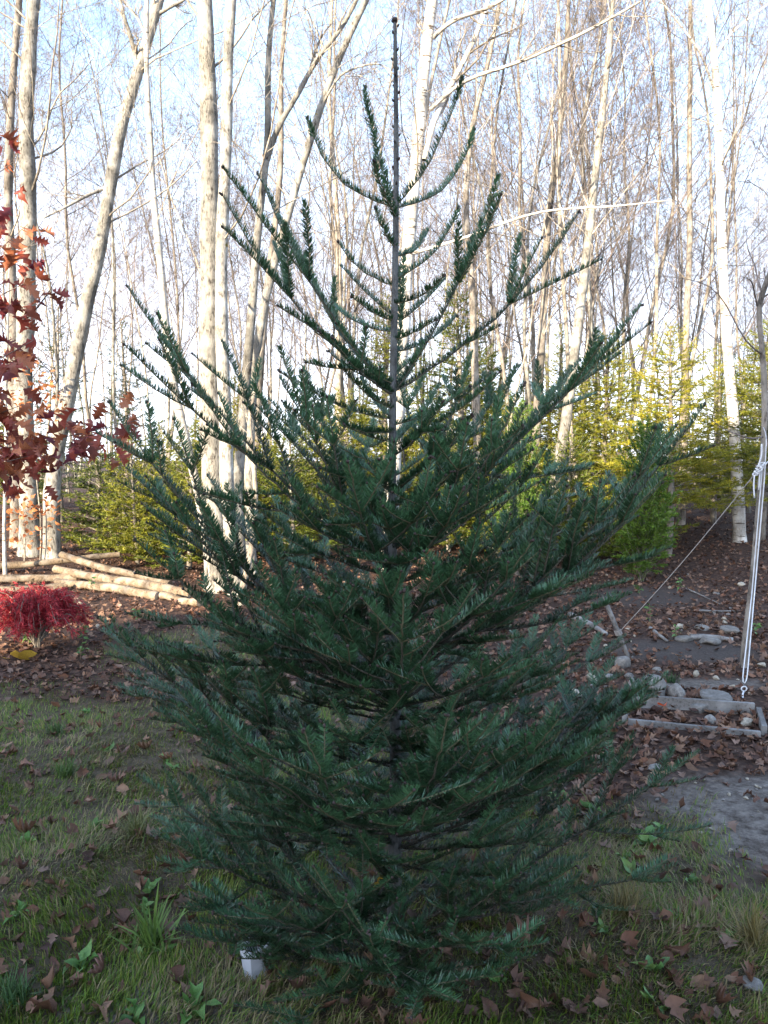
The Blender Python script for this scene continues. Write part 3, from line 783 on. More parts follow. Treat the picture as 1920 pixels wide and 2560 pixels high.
conifer('spruce_tree', 'shaded spruce low behind the right middle of the fir', 1270, 12.6, 'bushy', 1.1, 1.4)
conifer('spruce_tree', 'shaded spruce behind the white birch at right', 1790, 14.6, 'tall', 0.72, 3.7)
conifer('spruce_tree', 'dark shaded spruce at the foot of the slanting pale trunk', 1430, 12.2, 'small', 1.2, 0.2)
FILL = [(40, 17.5, 'bushy', 1.3), (520, 18.5, 'bushy', 1.2), (790, 17, 'bushy', 1.2), (905, 19, 'tall', 0.7), (1060, 18, 'tall', 0.8), (1215, 17, 'wide', 1.05), (1330, 18, 'tall', 0.8), (1460, 17.5, 'bushy', 1.4), (1850, 17, 'wide', 0.9), (1260, 14.5, 'bushy', 1.3), (1120, 13.2, 'bushy', 1.05), (1010, 14.2, 'small', 1.3), (1560, 12.8, 'small', 1.3), (250, 13.0, 'small', 1.1), (560, 12.6, 'small', 1.15), (660, 13.0, 'bushy', 1.0)]
for k, (px, d, kd, s_) in enumerate(FILL):
    p = P(px, 1200, d)
    t = thing('spruce_tree', ('low ' if kd in ('bushy', 'small') else 'tall ' if kd == 'tall' else 'wide ') + 'undergrowth spruce ' + near_trunk(px), 'tree', (p[0], d, float(gz(p[0], d))), k * 1.9, 'undergrowth spruces between the trunks')
    t.scale = (s_, s_, s_ * 0.95)
    link('trunk', kinds[kd][0], t); link('crown', kinds[kd][1], t)
conifer('cedar_bush', 'round-topped green cedar bush in front of the right spruces', 1612, 10.2, 'cedar', 1.1, 0.0)
conifer('cedar_bush', 'upright cedar half hidden behind the right fir branches', 1300, 10.8, 'cedar', 1.05, 2.0, 1.2)
conifer('spruce_tree', 'little spruce sprouting left of the twin trunks', 400, 13.2, 'small', 1.25, 4.4)

# ------------------------------------------------------------------ the fir
DF = 2.55
FX = P(985, 1280, DF)[0]
fir = thing('fir_tree', 'young dark green fir tree filling the middle of the yard', 'tree', (FX, DF, float(gz(FX, DF))))
FB = np.array([FX, DF, float(gz(FX, DF))])
def ztrunk(py): return P(985, py, DF)[2] - FB[2]
TOPZ = ztrunk(52)
rngT = np.random.default_rng(3)
UP = np.array([0, 0, 1.0])
def trunk_xy(z):
    return np.array([0.006 * math.sin(z * 3.1), 0.008 * math.sin(z * 2.3 + 1), 0])
zt = np.linspace(-0.15, TOPZ, 60)
rt = np.interp(zt, [-0.15, 0.0, 0.4, 1.3, ztrunk(518), TOPZ], [0.034, 0.026, 0.021, 0.0145, 0.0095, 0.0055])
mb = MB()
tubes(mb, np.stack([trunk_xy(z) + np.array([0, 0, z]) for z in zt])[None], rt[None], 12, rough=0.03, rng=rngT)
link('trunk', mb.mesh('fir_trunk', M['fir_bark']), fir)

def needles(mb, pts, rng, col, dens, length, flat, lead=False, sparse=1.0):
    """needles along one shoot polyline"""
    seg = np.linalg.norm(np.diff(pts, axis=0), axis=1); s = np.concatenate([[0], np.cumsum(seg)]); Lt = s[-1]
    n = max(6, int(Lt * dens * sparse))
    t = (np.arange(n) + rng.random(n)) / n
    u = t * Lt
    pos = np.stack([np.interp(u, s, pts[:, i]) for i in range(3)], 1)
    i = np.clip(np.searchsorted(s, u) - 1, 0, len(seg) - 1)
    tan = nrm(np.diff(pts, axis=0))[i]
    ref = np.where(np.abs(tan[:, 2:3]) > 0.93, np.array([[0, -1.0, 0.2]]), UP[None])
    S = nrm(np.cross(tan, ref)); U = np.cross(S, tan)
    if lead:
        phi = rng.uniform(0, 6.283, n); a = rng.uniform(0.35, 0.75, n)
    else:
        sgn = np.where(rng.random(n) < 0.5, 1, -1)
        spread = 0.28 + 0.75 * (1 - flat)
        phi = sgn * (1.55 - 0.35 * (1 - flat) - np.abs(rng.normal(0, spread, n)) * 0.75 + 0.12 * rng.normal(size=n))
        a = rng.uniform(0.9, 1.3, n)
        a = a * np.interp(t, [0, 0.85, 1], [1.05, 0.95, 0.5])
    d = np.cos(a)[:, None] * tan + np.sin(a)[:, None] * (np.cos(phi)[:, None] * U + np.sin(phi)[:, None] * S)
    L = length * rng.uniform(0.8, 1.15, n) * np.interp(t, [0, 0.12, 0.8, 1], [0.75, 1.0, 0.95, 0.62])
    W = rng.uniform(0.0024, 0.0036, n)
    curve = nrm(U * 0.7 + tan * 0.6) * (0.22 if not lead else 0.1)
    wd = nrm(np.cross(d, U + 0.3 * rng.normal(size=d.shape))) * W[:, None] * 0.5
    p0 = pos; p1 = pos + d * (L * 0.55)[:, None]; p2 = pos + d * L[:, None] + curve * L[:, None]
    V = np.stack([p0 - wd * 0.7, p0 + wd * 0.7, p1 + wd, p1 - wd, p2], 1).reshape(-1, 3)
    b = np.arange(n) * 5
    c = np.asarray(col)[None] * rng.uniform(0.75, 1.3, (n, 1))
    mb.add(V, [np.stack([b, b + 1, b + 2, b + 3], 1), np.stack([b + 3, b + 2, b + 4], 1)], np.repeat(c, 5, axis=0))

def bez(p0, c, p1, t):
    t = np.asarray(t)[:, None]
    return (1 - t) ** 2 * p0 + 2 * t * (1 - t) * c + t ** 2 * p1

def rot(v, k, a):
    return v * math.cos(a) + np.cross(k, v) * math.sin(a) + k * np.dot(k, v) * (1 - math.cos(a))

class Branch:
    def __init__(s, seed):
        s.rng = np.random.default_rng(2000 + seed); s.roll = s.rng.normal(0, 0.45); s.wood = MB(); s.ndl = MB(); s.wood_list = []
    def shoot(s, pts, age, order, bud=True):
        rng = s.rng
        r0 = 0.0016 + 0.0009 * age ** 1.25 * (1.0 if order == 0 else 0.75)
        r1 = 0.0016 + 0.0009 * max(0, age - 1) ** 1.25 * (1.0 if order == 0 else 0.75)
        K = len(pts)
        young = (0.115, 0.105, 0.06) if age <= 1 else ((0.085, 0.075, 0.055) if age == 2 else (0.06, 0.052, 0.043))
        tubes(s.wood, pts[None], np.linspace(r0, r1, K)[None], 5, young)
        z = pts[:, 2].mean()
        flat = float(np.interp(z, [0.9, 1.9], [0.85, 0.25])) + rng.normal(0, 0.1)
        g = rng.random()
        base = np.array([0.018, 0.045, 0.020]) * (1 - g) + np.array([0.036, 0.085, 0.037]) * g
        base = base * ({1: 1.55, 2: 0.85}.get(age, 0.55))
        needles(s.ndl, pts, rng, base, (900 if z > 1.7 else 780) if age < 4 else 480, 0.0265 if z < 1.7 else 0.0235, flat)
        if bud and age == 1:
            tn = nrm(pts[-1] - pts[-2])
            for q in range(3 if order == 0 else 1):
                off = rng.normal(size=3) * 0.0028 if q else np.zeros(3)
                b0 = pts[-1] + off
                tubes(s.wood, np.stack([b0 - tn * 0.002, b0 + tn * 0.003, b0 + tn * 0.007])[None], np.array([[0.0025, 0.0042, 0.0012]]), 5, (0.05, 0.035, 0.03), caps=True)
    def lateral(s, pos, tan, up, side, m, L0, order, trop=0.12):
        rng = s.rng
        d = nrm(rot(tan, up, side * math.radians(rng.uniform(36, 56))) + UP * rng.normal(0.03, 0.07))
        p = pos; L = L0
        for k in range(m):
            pts = [p]; dd = d
            for j in range(4):
                dd = nrm(dd + UP * trop * 0.25 + rng.normal(size=3) * 0.03 + nrm(tan) * 0.06)
                p = p + dd * L / 4; pts.append(p)
            d = dd
            s.shoot(np.array(pts), m - k, order)
            if k < m - 1 and order < 3:
                u2 = nrm(UP - np.dot(UP, d) * d) if abs(d[2]) < 0.97 else up
                for sd in (-1, 1):
                    if rng.random() < (0.9 if order < 2 else 0.55):
                        s.lateral(p, d, u2, sd, m - k - 1, L * rng.uniform(0.6, 0.82), order + 1)
            L *= rng.uniform(0.72, 0.9)
    def main(s, p0, tip, years, bow, fr=None):
        rng = s.rng
        ctrl = (p0 + tip) / 2 + np.asarray(bow)
        fr = np.array(fr if fr is not None else [0.80 ** k for k in range(years)]); fr = fr / fr.sum()
        cut = np.concatenate([[0], np.cumsum(fr)])
        total = np.linalg.norm(tip - p0)
        for k in range(years):
            t = np.linspace(cut[k], cut[k + 1], 8)
            pts = bez(p0, ctrl, tip, t)
            pts[1:-1] += rng.normal(size=(6, 3)) * 0.0018
            s.shoot(pts, years - k, 0)
            if k < years - 1:
                tan = nrm(pts[-1] - pts[-2]); up = nrm(UP - np.dot(UP, tan) * tan)
                up = rot(up, tan, s.roll + rng.normal(0, 0.2))
                if abs(tan[2]) > 0.75:                       # steep shoots: laterals stand round the node
                    up = rot(up, tan, rng.uniform(-0.6, 0.6))
                nl = total * fr[k + 1] * rng.uniform(0.72, 0.92) * (1.2 if years == 2 else 1.0)
                for sd in (-1, 1):
                    s.lateral(pts[-1], tan, up, sd * rng.uniform(0.85, 1.1), years - 1 - k, nl * rng.uniform(0.85, 1.1), 1)
                if rng.random() < (0.95 if p0[2] > 1.2 else 0.8):
                    sidev = np.cross(tan, up)
                    sg = 1 if rot(tan, sidev, 0.7)[2] > tan[2] else -1
                    s.lateral(pts[-1], tan, sidev, (sg if rng.random() < 0.75 else -sg) * rng.uniform(0.45, 0.95), max(1, years - 2 - k), nl * 0.62, 2)
                # side shoots between the nodes
                for _ in range(rng.integers(1, 3)):
                    j = rng.integers(2, 7)
                    s.lateral(pts[j], nrm(pts[j] - pts[j - 1]), up, rng.choice([-1, 1]), min(2, years - 1 - k) if years > 3 else 1, rng.uniform(0.07, 0.16), 2)
            elif total * fr[k] > 0.3 and rng.random() < 0.4:
                pass
    def build(s):
        b = link('branch', s.wood.mesh('branch_wood', M['shoot']), fir)
        n = link('needles', s.ndl.mesh('branch_needles', M['needle'], False), b)
        n['kind'] = 'stuff'

# (trunk pixel height, tip pixel x, y, depth offset, years, bow)
BR = []
def bl(py0, tx, ty, dy, years, bow=0.25):
    BR.append((py0, tx, ty, dy, years, bow))
# first whorl: long curved one-year shoots
bl(518, 770, 297, 0.00, 1, 0.33); bl(514, 912, 220, 0.12, 1, 0.10); bl(516, 1155, 196, -0.06, 1, 0.16)
bl(520, 1184, 325, 0.16, 1, 0.30); bl(545, 934, 402, -0.22, 1, 0.12)
# between the first and second whorl
bl(620, 938, 522, -0.08, 1, 0.2); bl(700, 1146, 520, 0.06, 1, 0.22); bl(640, 1068, 575, 0.22, 1, 0.2)
bl(715, 845, 606, 0.04, 1, 0.2); bl(800, 880, 742, -0.16, 1, 0.15); bl(760, 1110, 690, -0.15, 1, 0.2); bl(850, 1090, 800, -0.12, 1, 0.1); bl(830, 830, 760, 0.2, 1, 0.15); bl(880, 1140, 790, 0.25, 1, 0.15)
# second whorl
bl(985, 645, 437, 0.05, 2, 0.10); bl(990, 556, 487, -0.12, 2, 0.12); bl(985, 1245, 440, -0.02, 2, 0.10)
bl(980, 1446, 532, 0.10, 2, 0.14); bl(985, 830, 845, -0.34, 2, 0.12); bl(980, 1010, 640, 0.42, 2, 0.12); bl(975, 760, 640, 0.42, 2, 0.15)
bl(960, 800, 830, -0.28, 1, 0.12)
# between second and third
for a in ((1060, 700, 930, -0.2, 1), (1100, 1250, 930, -0.25, 1), (1150, 860, 1060, -0.35, 1), (1180, 1180, 1040, -0.35, 1), (1120, 1100, 960, 0.3, 1), (1200, 770, 1050, 0.25, 1), (1250, 1130, 1180, -0.38, 1), (1230, 800, 1170, -0.32, 1)): bl(*a, 0.12)
# third whorl
bl(1385, 318, 716, 0.02, 3, 0.10); bl(1380, 1602, 764, 0.0, 3, 0.10); bl(1385, 700, 870, -0.30, 3, 0.10); bl(1390, 480, 960, -0.35, 3, 0.14)
bl(1385, 1310, 960, -0.35, 3, 0.12); bl(1390, 870, 1180, -0.72, 3, 0.16); bl(1390, 1160, 1230, -0.72, 3, 0.16); bl(1380, 1180, 880, 0.62, 3, 0.1); bl(1380, 760, 920, 0.62, 3, 0.1); bl(1380, 1450, 900, 0.45, 3, 0.1)
for a in ((1460, 640, 1300, -0.3, 2), (1500, 1320, 1290, -0.35, 2), (1550, 960, 1450, -0.6, 2), (1560, 1180, 1430, 0.35, 2), (1580, 760, 1420, 0.3, 2), (1620, 1250, 1520, -0.4, 1), (1600, 720, 1500, -0.4, 1)): bl(*a, 0.1)
# fourth whorl
bl(1735, 272, 1006, 0.0, 4, 0.10); bl(1730, 1762, 1012, 0.02, 4, 0.10); bl(1740, 340, 1330, -0.42, 4, 0.12); bl(1740, 1585, 1190, -0.35, 4, 0.12)
bl(1745, 640, 1400, -0.75, 4, 0.14); bl(1745, 1010, 1480, -0.95, 4, 0.18); bl(1745, 1330, 1370, -0.78, 4, 0.14); bl(1730, 520, 1190, 0.62, 4, 0.1); bl(1730, 1420, 1150, 0.66, 4, 0.1); bl(1730, 960, 1250, 0.85, 3, 0.1)
for a in ((1800, 500, 1640, -0.35, 2), (1850, 1450, 1650, -0.3, 2), (1900, 800, 1800, -0.65, 2), (1880, 1180, 1780, -0.65, 2), (1900, 1280, 1700, 0.4, 2), (1920, 660, 1740, 0.4, 2)): bl(*a, 0.08)
# fifth whorl
bl(2055, 245, 1535, 0.0, 5, 0.08); bl(2050, 1668, 1640, -0.05, 5, 0.08); bl(2060, 420, 1780, -0.55, 4, 0.10); bl(2065, 760, 1800, -0.92, 4, 0.14)
bl(2065, 1120, 1830, -0.98, 4, 0.15); bl(2060, 1400, 1800, -0.72, 4, 0.12); bl(2045, 470, 1500, 0.72, 4, 0.1); bl(2045, 1480, 1560, 0.75, 4, 0.1); bl(2045, 980, 1560, 0.95, 3, 0.1); bl(2055, 1540, 1840, -0.3, 4, 0.1)
for a in ((2120, 600, 2010, -0.4, 2), (2150, 1350, 2000, -0.45, 2), (2180, 900, 2080, -0.6, 2), (2160, 1330, 1960, 0.4, 2), (2160, 640, 1950, 0.4, 2)): bl(*a, 0.06)
# lowest whorl
bl(2330, 345, 1900, -0.02, 4, 0.05); bl(2325, 1745, 1880, 0.05, 4, 0.06); bl(2340, 395, 2130, -0.42, 4, 0.06); bl(2340, 600, 2330, -0.72, 4, 0.05)
bl(2345, 920, 2330, -0.88, 4, 0.06); bl(2345, 1230, 2330, -0.80, 4, 0.05); bl(2340, 1440, 2150, -0.5, 4, 0.06); bl(2320, 600, 1900, 0.7, 3, 0.05); bl(2320, 1400, 1880, 0.7, 3, 0.05)
bl(2390, 600, 2395, -0.42, 4, 0.03); bl(2400, 540, 2330, -0.35, 3, 0.03); bl(2400, 760, 2460, -0.6, 3, 0.02); bl(2400, 1120, 2450, -0.55, 3, 0.02)

rngB = np.random.default_rng(77)
items = []
for (py0, tx, ty, dy, years, bow) in BR:
    z0 = ztrunk(py0) + (rngB.normal(0, 0.035) if py0 > 1000 else 0.0)
    if years >= 3: ty += rngB.normal(0, 35) * (ty > 1100); dy += rngB.normal(0, 0.06)
    items.append((trunk_xy(z0) + np.array([0, 0, z0]), P(tx, ty, DF + dy) - FB, years, bow))
nb = 32                                                        # smaller branches between the whorls, all round the stem
for k in range(nb):
    z0 = 0.16 + 1.35 * (k + rngB.random()) / nb
    az = k * 2.399 + rngB.normal(0, 0.2)
    Lr = np.interp(z0, [0.1, 0.9, 1.6], [0.62, 0.6, 0.30]) * rngB.uniform(0.6, 1.1)
    el = np.interp(z0, [0.1, 0.8, 1.6], [0.12, 0.45, 0.8]) + rngB.normal(0, 0.1)
    tip = np.array([math.cos(az) * Lr, math.sin(az) * Lr, z0 + Lr * math.tan(el) * 0.9])
    items.append((trunk_xy(z0) + np.array([0, 0, z0]), tip, 3 if Lr > 0.36 else 2, 0.1))
for k in range(24):                                            # boughs on the viewer's side of the lower stem
    z0 = 0.2 + 1.0 * (k + rngB.random()) / 24
    az = -math.pi / 2 + rngB.uniform(-1.25, 1.25)
    Lr = np.interp(z0, [0.1, 0.9, 1.3], [0.60, 0.55, 0.42]) * rngB.uniform(0.6, 1.1)
    tip = np.array([math.cos(az) * Lr, math.sin(az) * Lr, z0 + Lr * rngB.uniform(0.1, 0.5)])
    items.append((trunk_xy(z0) + np.array([0, 0, z0]), tip, 3, 0.08))
for k in range(18):                                            # short shoots close to the stem higher up
    z0 = 1.25 + 0.6 * (k + rngB.random()) / 18
    az = k * 2.399 + rngB.normal(0, 0.3)
    Lr = np.interp(z0, [1.2, 2.2], [0.34, 0.16]) * rngB.uniform(0.6, 1.1)
    tip = np.array([math.cos(az) * Lr, math.sin(az) * Lr, z0 + Lr * rngB.uniform(0.35, 0.9)])
    items.append((trunk_xy(z0) + np.array([0, 0, z0]), tip, 2 if Lr > 0.26 else 1, 0.14))
for i, (p0, tip, years, bow) in enumerate(items):
    v = tip - p0; L = np.linalg.norm(v)
    hor = v * np.array([1, 1, 0]); hn = nrm(hor)
    bw = (hn * 0.7 - UP * 0.7) * bow * L                      # bow outwards and down: the tips sweep up
    B = Branch(i)
    B.main(p0, tip, years, bw)
    B.build()
# leader above the first whorl
lead = Branch(999)
zl = np.linspace(ztrunk(515), TOPZ, 10)
lp = np.stack([trunk_xy(z) + np.array([0, 0, z]) for z in zl])
needles(lead.ndl, lp, lead.rng, (0.035, 0.06, 0.045), 560, 0.017, 0.3, lead=True)
for q in range(6):
    a = q * 1.05
    b0 = lp[-1] + np.array([math.cos(a), math.sin(a), 0]) * (0.006 if q else 0)
    tubes(lead.wood, np.stack([b0, b0 + UP * 0.007, b0 + UP * 0.014])[None], np.array([[0.004, 0.0058, 0.0015]]), 6, (0.05, 0.035, 0.03), caps=True)
for q in range(22):
    z = zl[0] + (TOPZ - zl[0]) * (q + 0.5) / 22; a = q * 2.4
    b0 = trunk_xy(z) + np.array([math.cos(a) * 0.008, math.sin(a) * 0.008, z])
    dd = np.array([math.cos(a) * 0.5, math.sin(a) * 0.5, 0.8])
    tubes(lead.wood, np.stack([b0, b0 + dd * 0.006, b0 + dd * 0.012])[None], np.array([[0.003, 0.0038, 0.001]]), 5, (0.05, 0.035, 0.03), caps=True)
lo = link('leader_buds', lead.wood.mesh('leader_buds', M['shoot']), fir)
ln_ = link('leader_needles', lead.ndl.mesh('leader_needles', M['needle'], False), fir); ln_['kind'] = 'stuff'

# ------------------------------------------------------------------ leaves
OAKX = [0.0, 0.10, 0.20, 0.27, 0.41, 0.48, 0.62, 0.68, 0.82, 0.87, 1.0]
OAKW = [0.015, 0.10, 0.27, 0.10, 0.40, 0.12, 0.40, 0.12, 0.25, 0.10, 0.0]
SIMX = [0.0, 0.18, 0.42, 0.70, 1.0]
SIMW = [0.01, 0.20, 0.29, 0.19, 0.0]
LOBX = [0.0, 0.12, 0.30, 0.38, 0.58, 0.66, 1.0]
LOBW = [0.02, 0.26, 0.44, 0.17, 0.42, 0.15, 0.0]
def leaf_arrays(xs, ws, rng, curl=0.3, fold=0.25, stem=True):
    n = len(xs)
    sp = np.stack([np.maximum(0, np.array(xs) - 0.06), np.zeros(n), np.zeros(n)], 1); sp[-1, 0] = 0.97
    le = np.stack([np.array(xs), np.array(ws) * rng.uniform(0.8, 1.15, n), np.zeros(n)], 1)
    re = np.stack([np.array(xs), -np.array(ws) * rng.uniform(0.8, 1.15, n), np.zeros(n)], 1)
    V = np.concatenate([sp, le, re])
    x, y = V[:, 0], V[:, 1]
    V[:, 2] = curl * (x - 0.45) ** 2 * rng.uniform(0.4, 1.6) * rng.choice([-1, 1]) + fold * np.abs(y) * rng.uniform(0.2, 1.4) + 0.5 * rng.normal() * x * y + 0.05 * np.sin(x * 9 + rng.random() * 6) * np.sign(y)
    i = np.arange(n - 1)
    Q = np.concatenate([np.stack([i, i + 1, n + i + 1, n + i], 1), np.stack([i, 2 * n + i, 2 * n + i + 1, i + 1], 1)])
    V[:, 0] -= 0.5 if not stem else 0.0
    return V, Q
def leaf_mesh(name, xs, ws, mat, seed, curl=0.3, fold=0.25, stem=0.25):
    rng = np.random.default_rng(seed)
    mb = MB(); V, Q = leaf_arrays(xs, ws, rng, curl, fold, True)
    mb.add(V, [Q])
    if stem:
        tubes(mb, np.array([[-stem, 0, 0.02], [-stem * 0.5, 0.01, 0.0], [0.02, 0, 0.0], [0.5, 0, V[:, 2].min() * 0]])[None][:, :3], np.array([[0.012, 0.012, 0.012]]), 3)
    return mb.mesh(name, mat)
def rotmat(rng, tilt):
    """random yaw with some tilt; returns 3x3"""
    yaw = rng.uniform(0, 6.283); a, b = rng.normal(0, tilt, 2)
    cz, sz = math.cos(yaw), math.sin(yaw); ca, sa = math.cos(a), math.sin(a); cb, sb = math.cos(b), math.sin(b)
    Rz = np.array([[cz, -sz, 0], [sz, cz, 0], [0, 0, 1]]); Rx = np.array([[1, 0, 0], [0, ca, -sa], [0, sa, ca]]); Ry = np.array([[cb, 0, sb], [0, 1, 0], [-sb, 0, cb]])
    return Rz @ Rx @ Ry

# leaf litter: dense loose bed on everything that is not lawn
def litter():
    rng = np.random.default_rng(21)
    base = [leaf_arrays(LOBX if i % 3 else SIMX, LOBW if i % 3 else SIMW, rng, 1.1, 0.6) for i in range(14)]
    mb = MB()
    N = 25000
    y = 2.0 + 14.0 * rng.random(N) ** 1.3
    x = rng.uniform(-0.58, 0.58, N) * y + rng.normal(0, 0.1, N)
    g = m_grass(x, y); sd = np.maximum(m_sand(x, y), m_dark(x, y))
    keep = rng.random(N) < np.clip((1 - g) * (1 - 0.72 * sd), 0.2, 1) * np.where((y < 3.2) & (g < 0.9), 0.45, 1.0) * (1 - 0.85 * m_sand(x, y))
    keep &= ~((g > 0.35) & (rng.random(N) < 0.3))
    x, y = x[keep], y[keep]
    pal = np.array([[0.105, 0.055, 0.037], [0.16, 0.085, 0.055], [0.075, 0.042, 0.032], [0.21, 0.125, 0.08], [0.13, 0.062, 0.038], [0.18, 0.115, 0.085]])
    z = gz(x, y)
    groups = rng.integers(0, 14, len(x))
    for b in range(14):
        V, Q = base[b]; sel = np.where(groups == b)[0]
        if not len(sel): continue
        Rm = np.stack([rotmat(rng, 0.38) for _ in sel])
        sc = rng.uniform(0.035, 0.08, len(sel))
        W = np.einsum('nij,vj->nvi', Rm, V - np.array([0.5, 0, 0])) * sc[:, None, None]
        W += np.stack([x[sel], y[sel], z[sel] + rng.uniform(0.004, 0.022, len(sel))], 1)[:, None, :]
        Qs = (Q[None] + (np.arange(len(sel)) * len(V))[:, None, None]).reshape(-1, 4)
        col = pal[rng.integers(0, len(pal), len(sel))] * rng.uniform(0.7, 1.25, (len(sel), 1))
        mb.add(W.reshape(-1, 3), [Qs], np.repeat(col, len(V), axis=0))
    o = link('fallen_leaves', mb.mesh('fallen_leaves', M['litter']))
    o['kind'] = 'stuff'; o['label'] = 'loose bed of brown fallen leaves over the ground'; o['category'] = 'leaves'
litter()

def near_leaves():
    rng = np.random.default_rng(33)
    ms = [leaf_mesh('fallen_leaf', (OAKX, LOBX, SIMX)[i % 3], (OAKW, LOBW, SIMW)[i % 3], M['brown_leaf'], 40 + i, 1.7, 0.9) for i in range(8)]
    hero = [(90, 2090), (45, 1925), (115, 2065), (240, 2440), (140, 2410), (455, 2370), (460, 2445), (305, 2330), (300, 1880), (265, 1960), (300, 1800), (690, 2440), (720, 2480), (650, 2500), (760, 2470), (1000, 2470), (1290, 2390), (1290, 2515), (1490, 2215), (1500, 2410), (1560, 2430), (1730, 2400), (1670, 2160), (1700, 2480), (180, 2230), (330, 2310), (70, 2200), (20, 1890), (850, 2480), (1090, 2500), (1180, 2470), (1400, 2520), (1340, 2540), (150, 2540), (250, 2520), (1640, 2310), (1480, 2240), (340, 1760), (280, 1700), (440, 1900), (385, 1870), (1880, 2480), (1860, 2330), (1700, 2030)]
    for px, py in hero:
        p = G(px, py)
        o = thing('fallen_leaf', 'large dry brown leaf ' + near_mark(px, py), 'leaf', (p[0], p[1], p[2] + 0.014), rng.uniform(0, 6.28), 'large dry leaves on the lawn', ms[rng.integers(0, 8)])
        s = rng.uniform(0.06, 0.105); o.scale = (s, s * rng.uniform(0.6, 1), s * rng.uniform(0.7, 1.6))
        o.rotation_euler = (rng.normal(0, 0.3), rng.normal(0, 0.3), rng.uniform(0, 6.28))
    n = 0
    while n < 240:
        y = rng.uniform(2.1, 4.8); x = rng.uniform(-0.5, 0.5) * y
        g = float(m_grass(np.array(x), np.array(y)))
        if g > 0.5 and rng.random() < 0.45: continue
        if y < 2.6 and rng.random() < 0.4: continue
        if rng.random() < 0.96 * float(m_sand(np.array(x), np.array(y))): continue
        n += 1
        o = thing('fallen_leaf', 'small dry brown leaf ' + near_mark(*PX(x, y, 0.0)), 'leaf', (x, y, float(gz(x, y)) + 0.015), 0, 'dry leaves in the near yard', ms[rng.integers(0, 8)])
        s = rng.uniform(0.035, 0.075); o.scale = (s, s * rng.uniform(0.55, 1), s * rng.uniform(0.7, 1.8))
        o.rotation_euler = (rng.normal(0, 0.4), rng.normal(0, 0.4), rng.uniform(0, 6.28))
    # the single big yellow leaf and a few yellow ones
    ym = leaf_mesh('yellow_leaf', [0, 0.12, 0.3, 0.42, 0.6, 0.8, 1.0], [0.03, 0.3, 0.5, 0.42, 0.5, 0.28, 0.0], M['yellow_leaf'], 5, 0.7, 0.5)
    p = G(52, 1655)
    o = thing('yellow_leaf', 'big orange-yellow leaf standing on the brown litter below the red shrub', 'leaf', (p[0] - 0.09, p[1], p[2] + 0.03), 0.1, None, ym)
    o.scale = (0.20, 0.17, 0.17); o.rotation_euler = (-0.45, 0.1, 0.15)
    p = P(950, 2218, DF - 0.62)
    p = G(940, 2235)
    o = thing('yellow_leaf', 'pale yellow leaf on the ground seen under the fir', 'leaf', (p[0], p[1], p[2] + 0.03), 0.8, None, ym)
    o.scale = (0.09, 0.09, 0.09); o.rotation_euler = (-0.6, 0.2, 0.9)
    p = G(1645, 1784)
    om = leaf_mesh('orange_leaf', LOBX, LOBW, mat_leaf('orange_leaf', [(0.65, 0.09, 0.03), (0.60, 0.10, 0.03)]), 6, 0.8, 0.6)
    o = thing('orange_leaf', 'single bright orange-red leaf inside the timber bed', 'leaf', (p[0], p[1], p[2] + 0.05), 0.3, None, om)
    o.scale = (0.075, 0.075, 0.075); o.rotation_euler = (-0.5, 0.1, 0.3)
near_leaves()

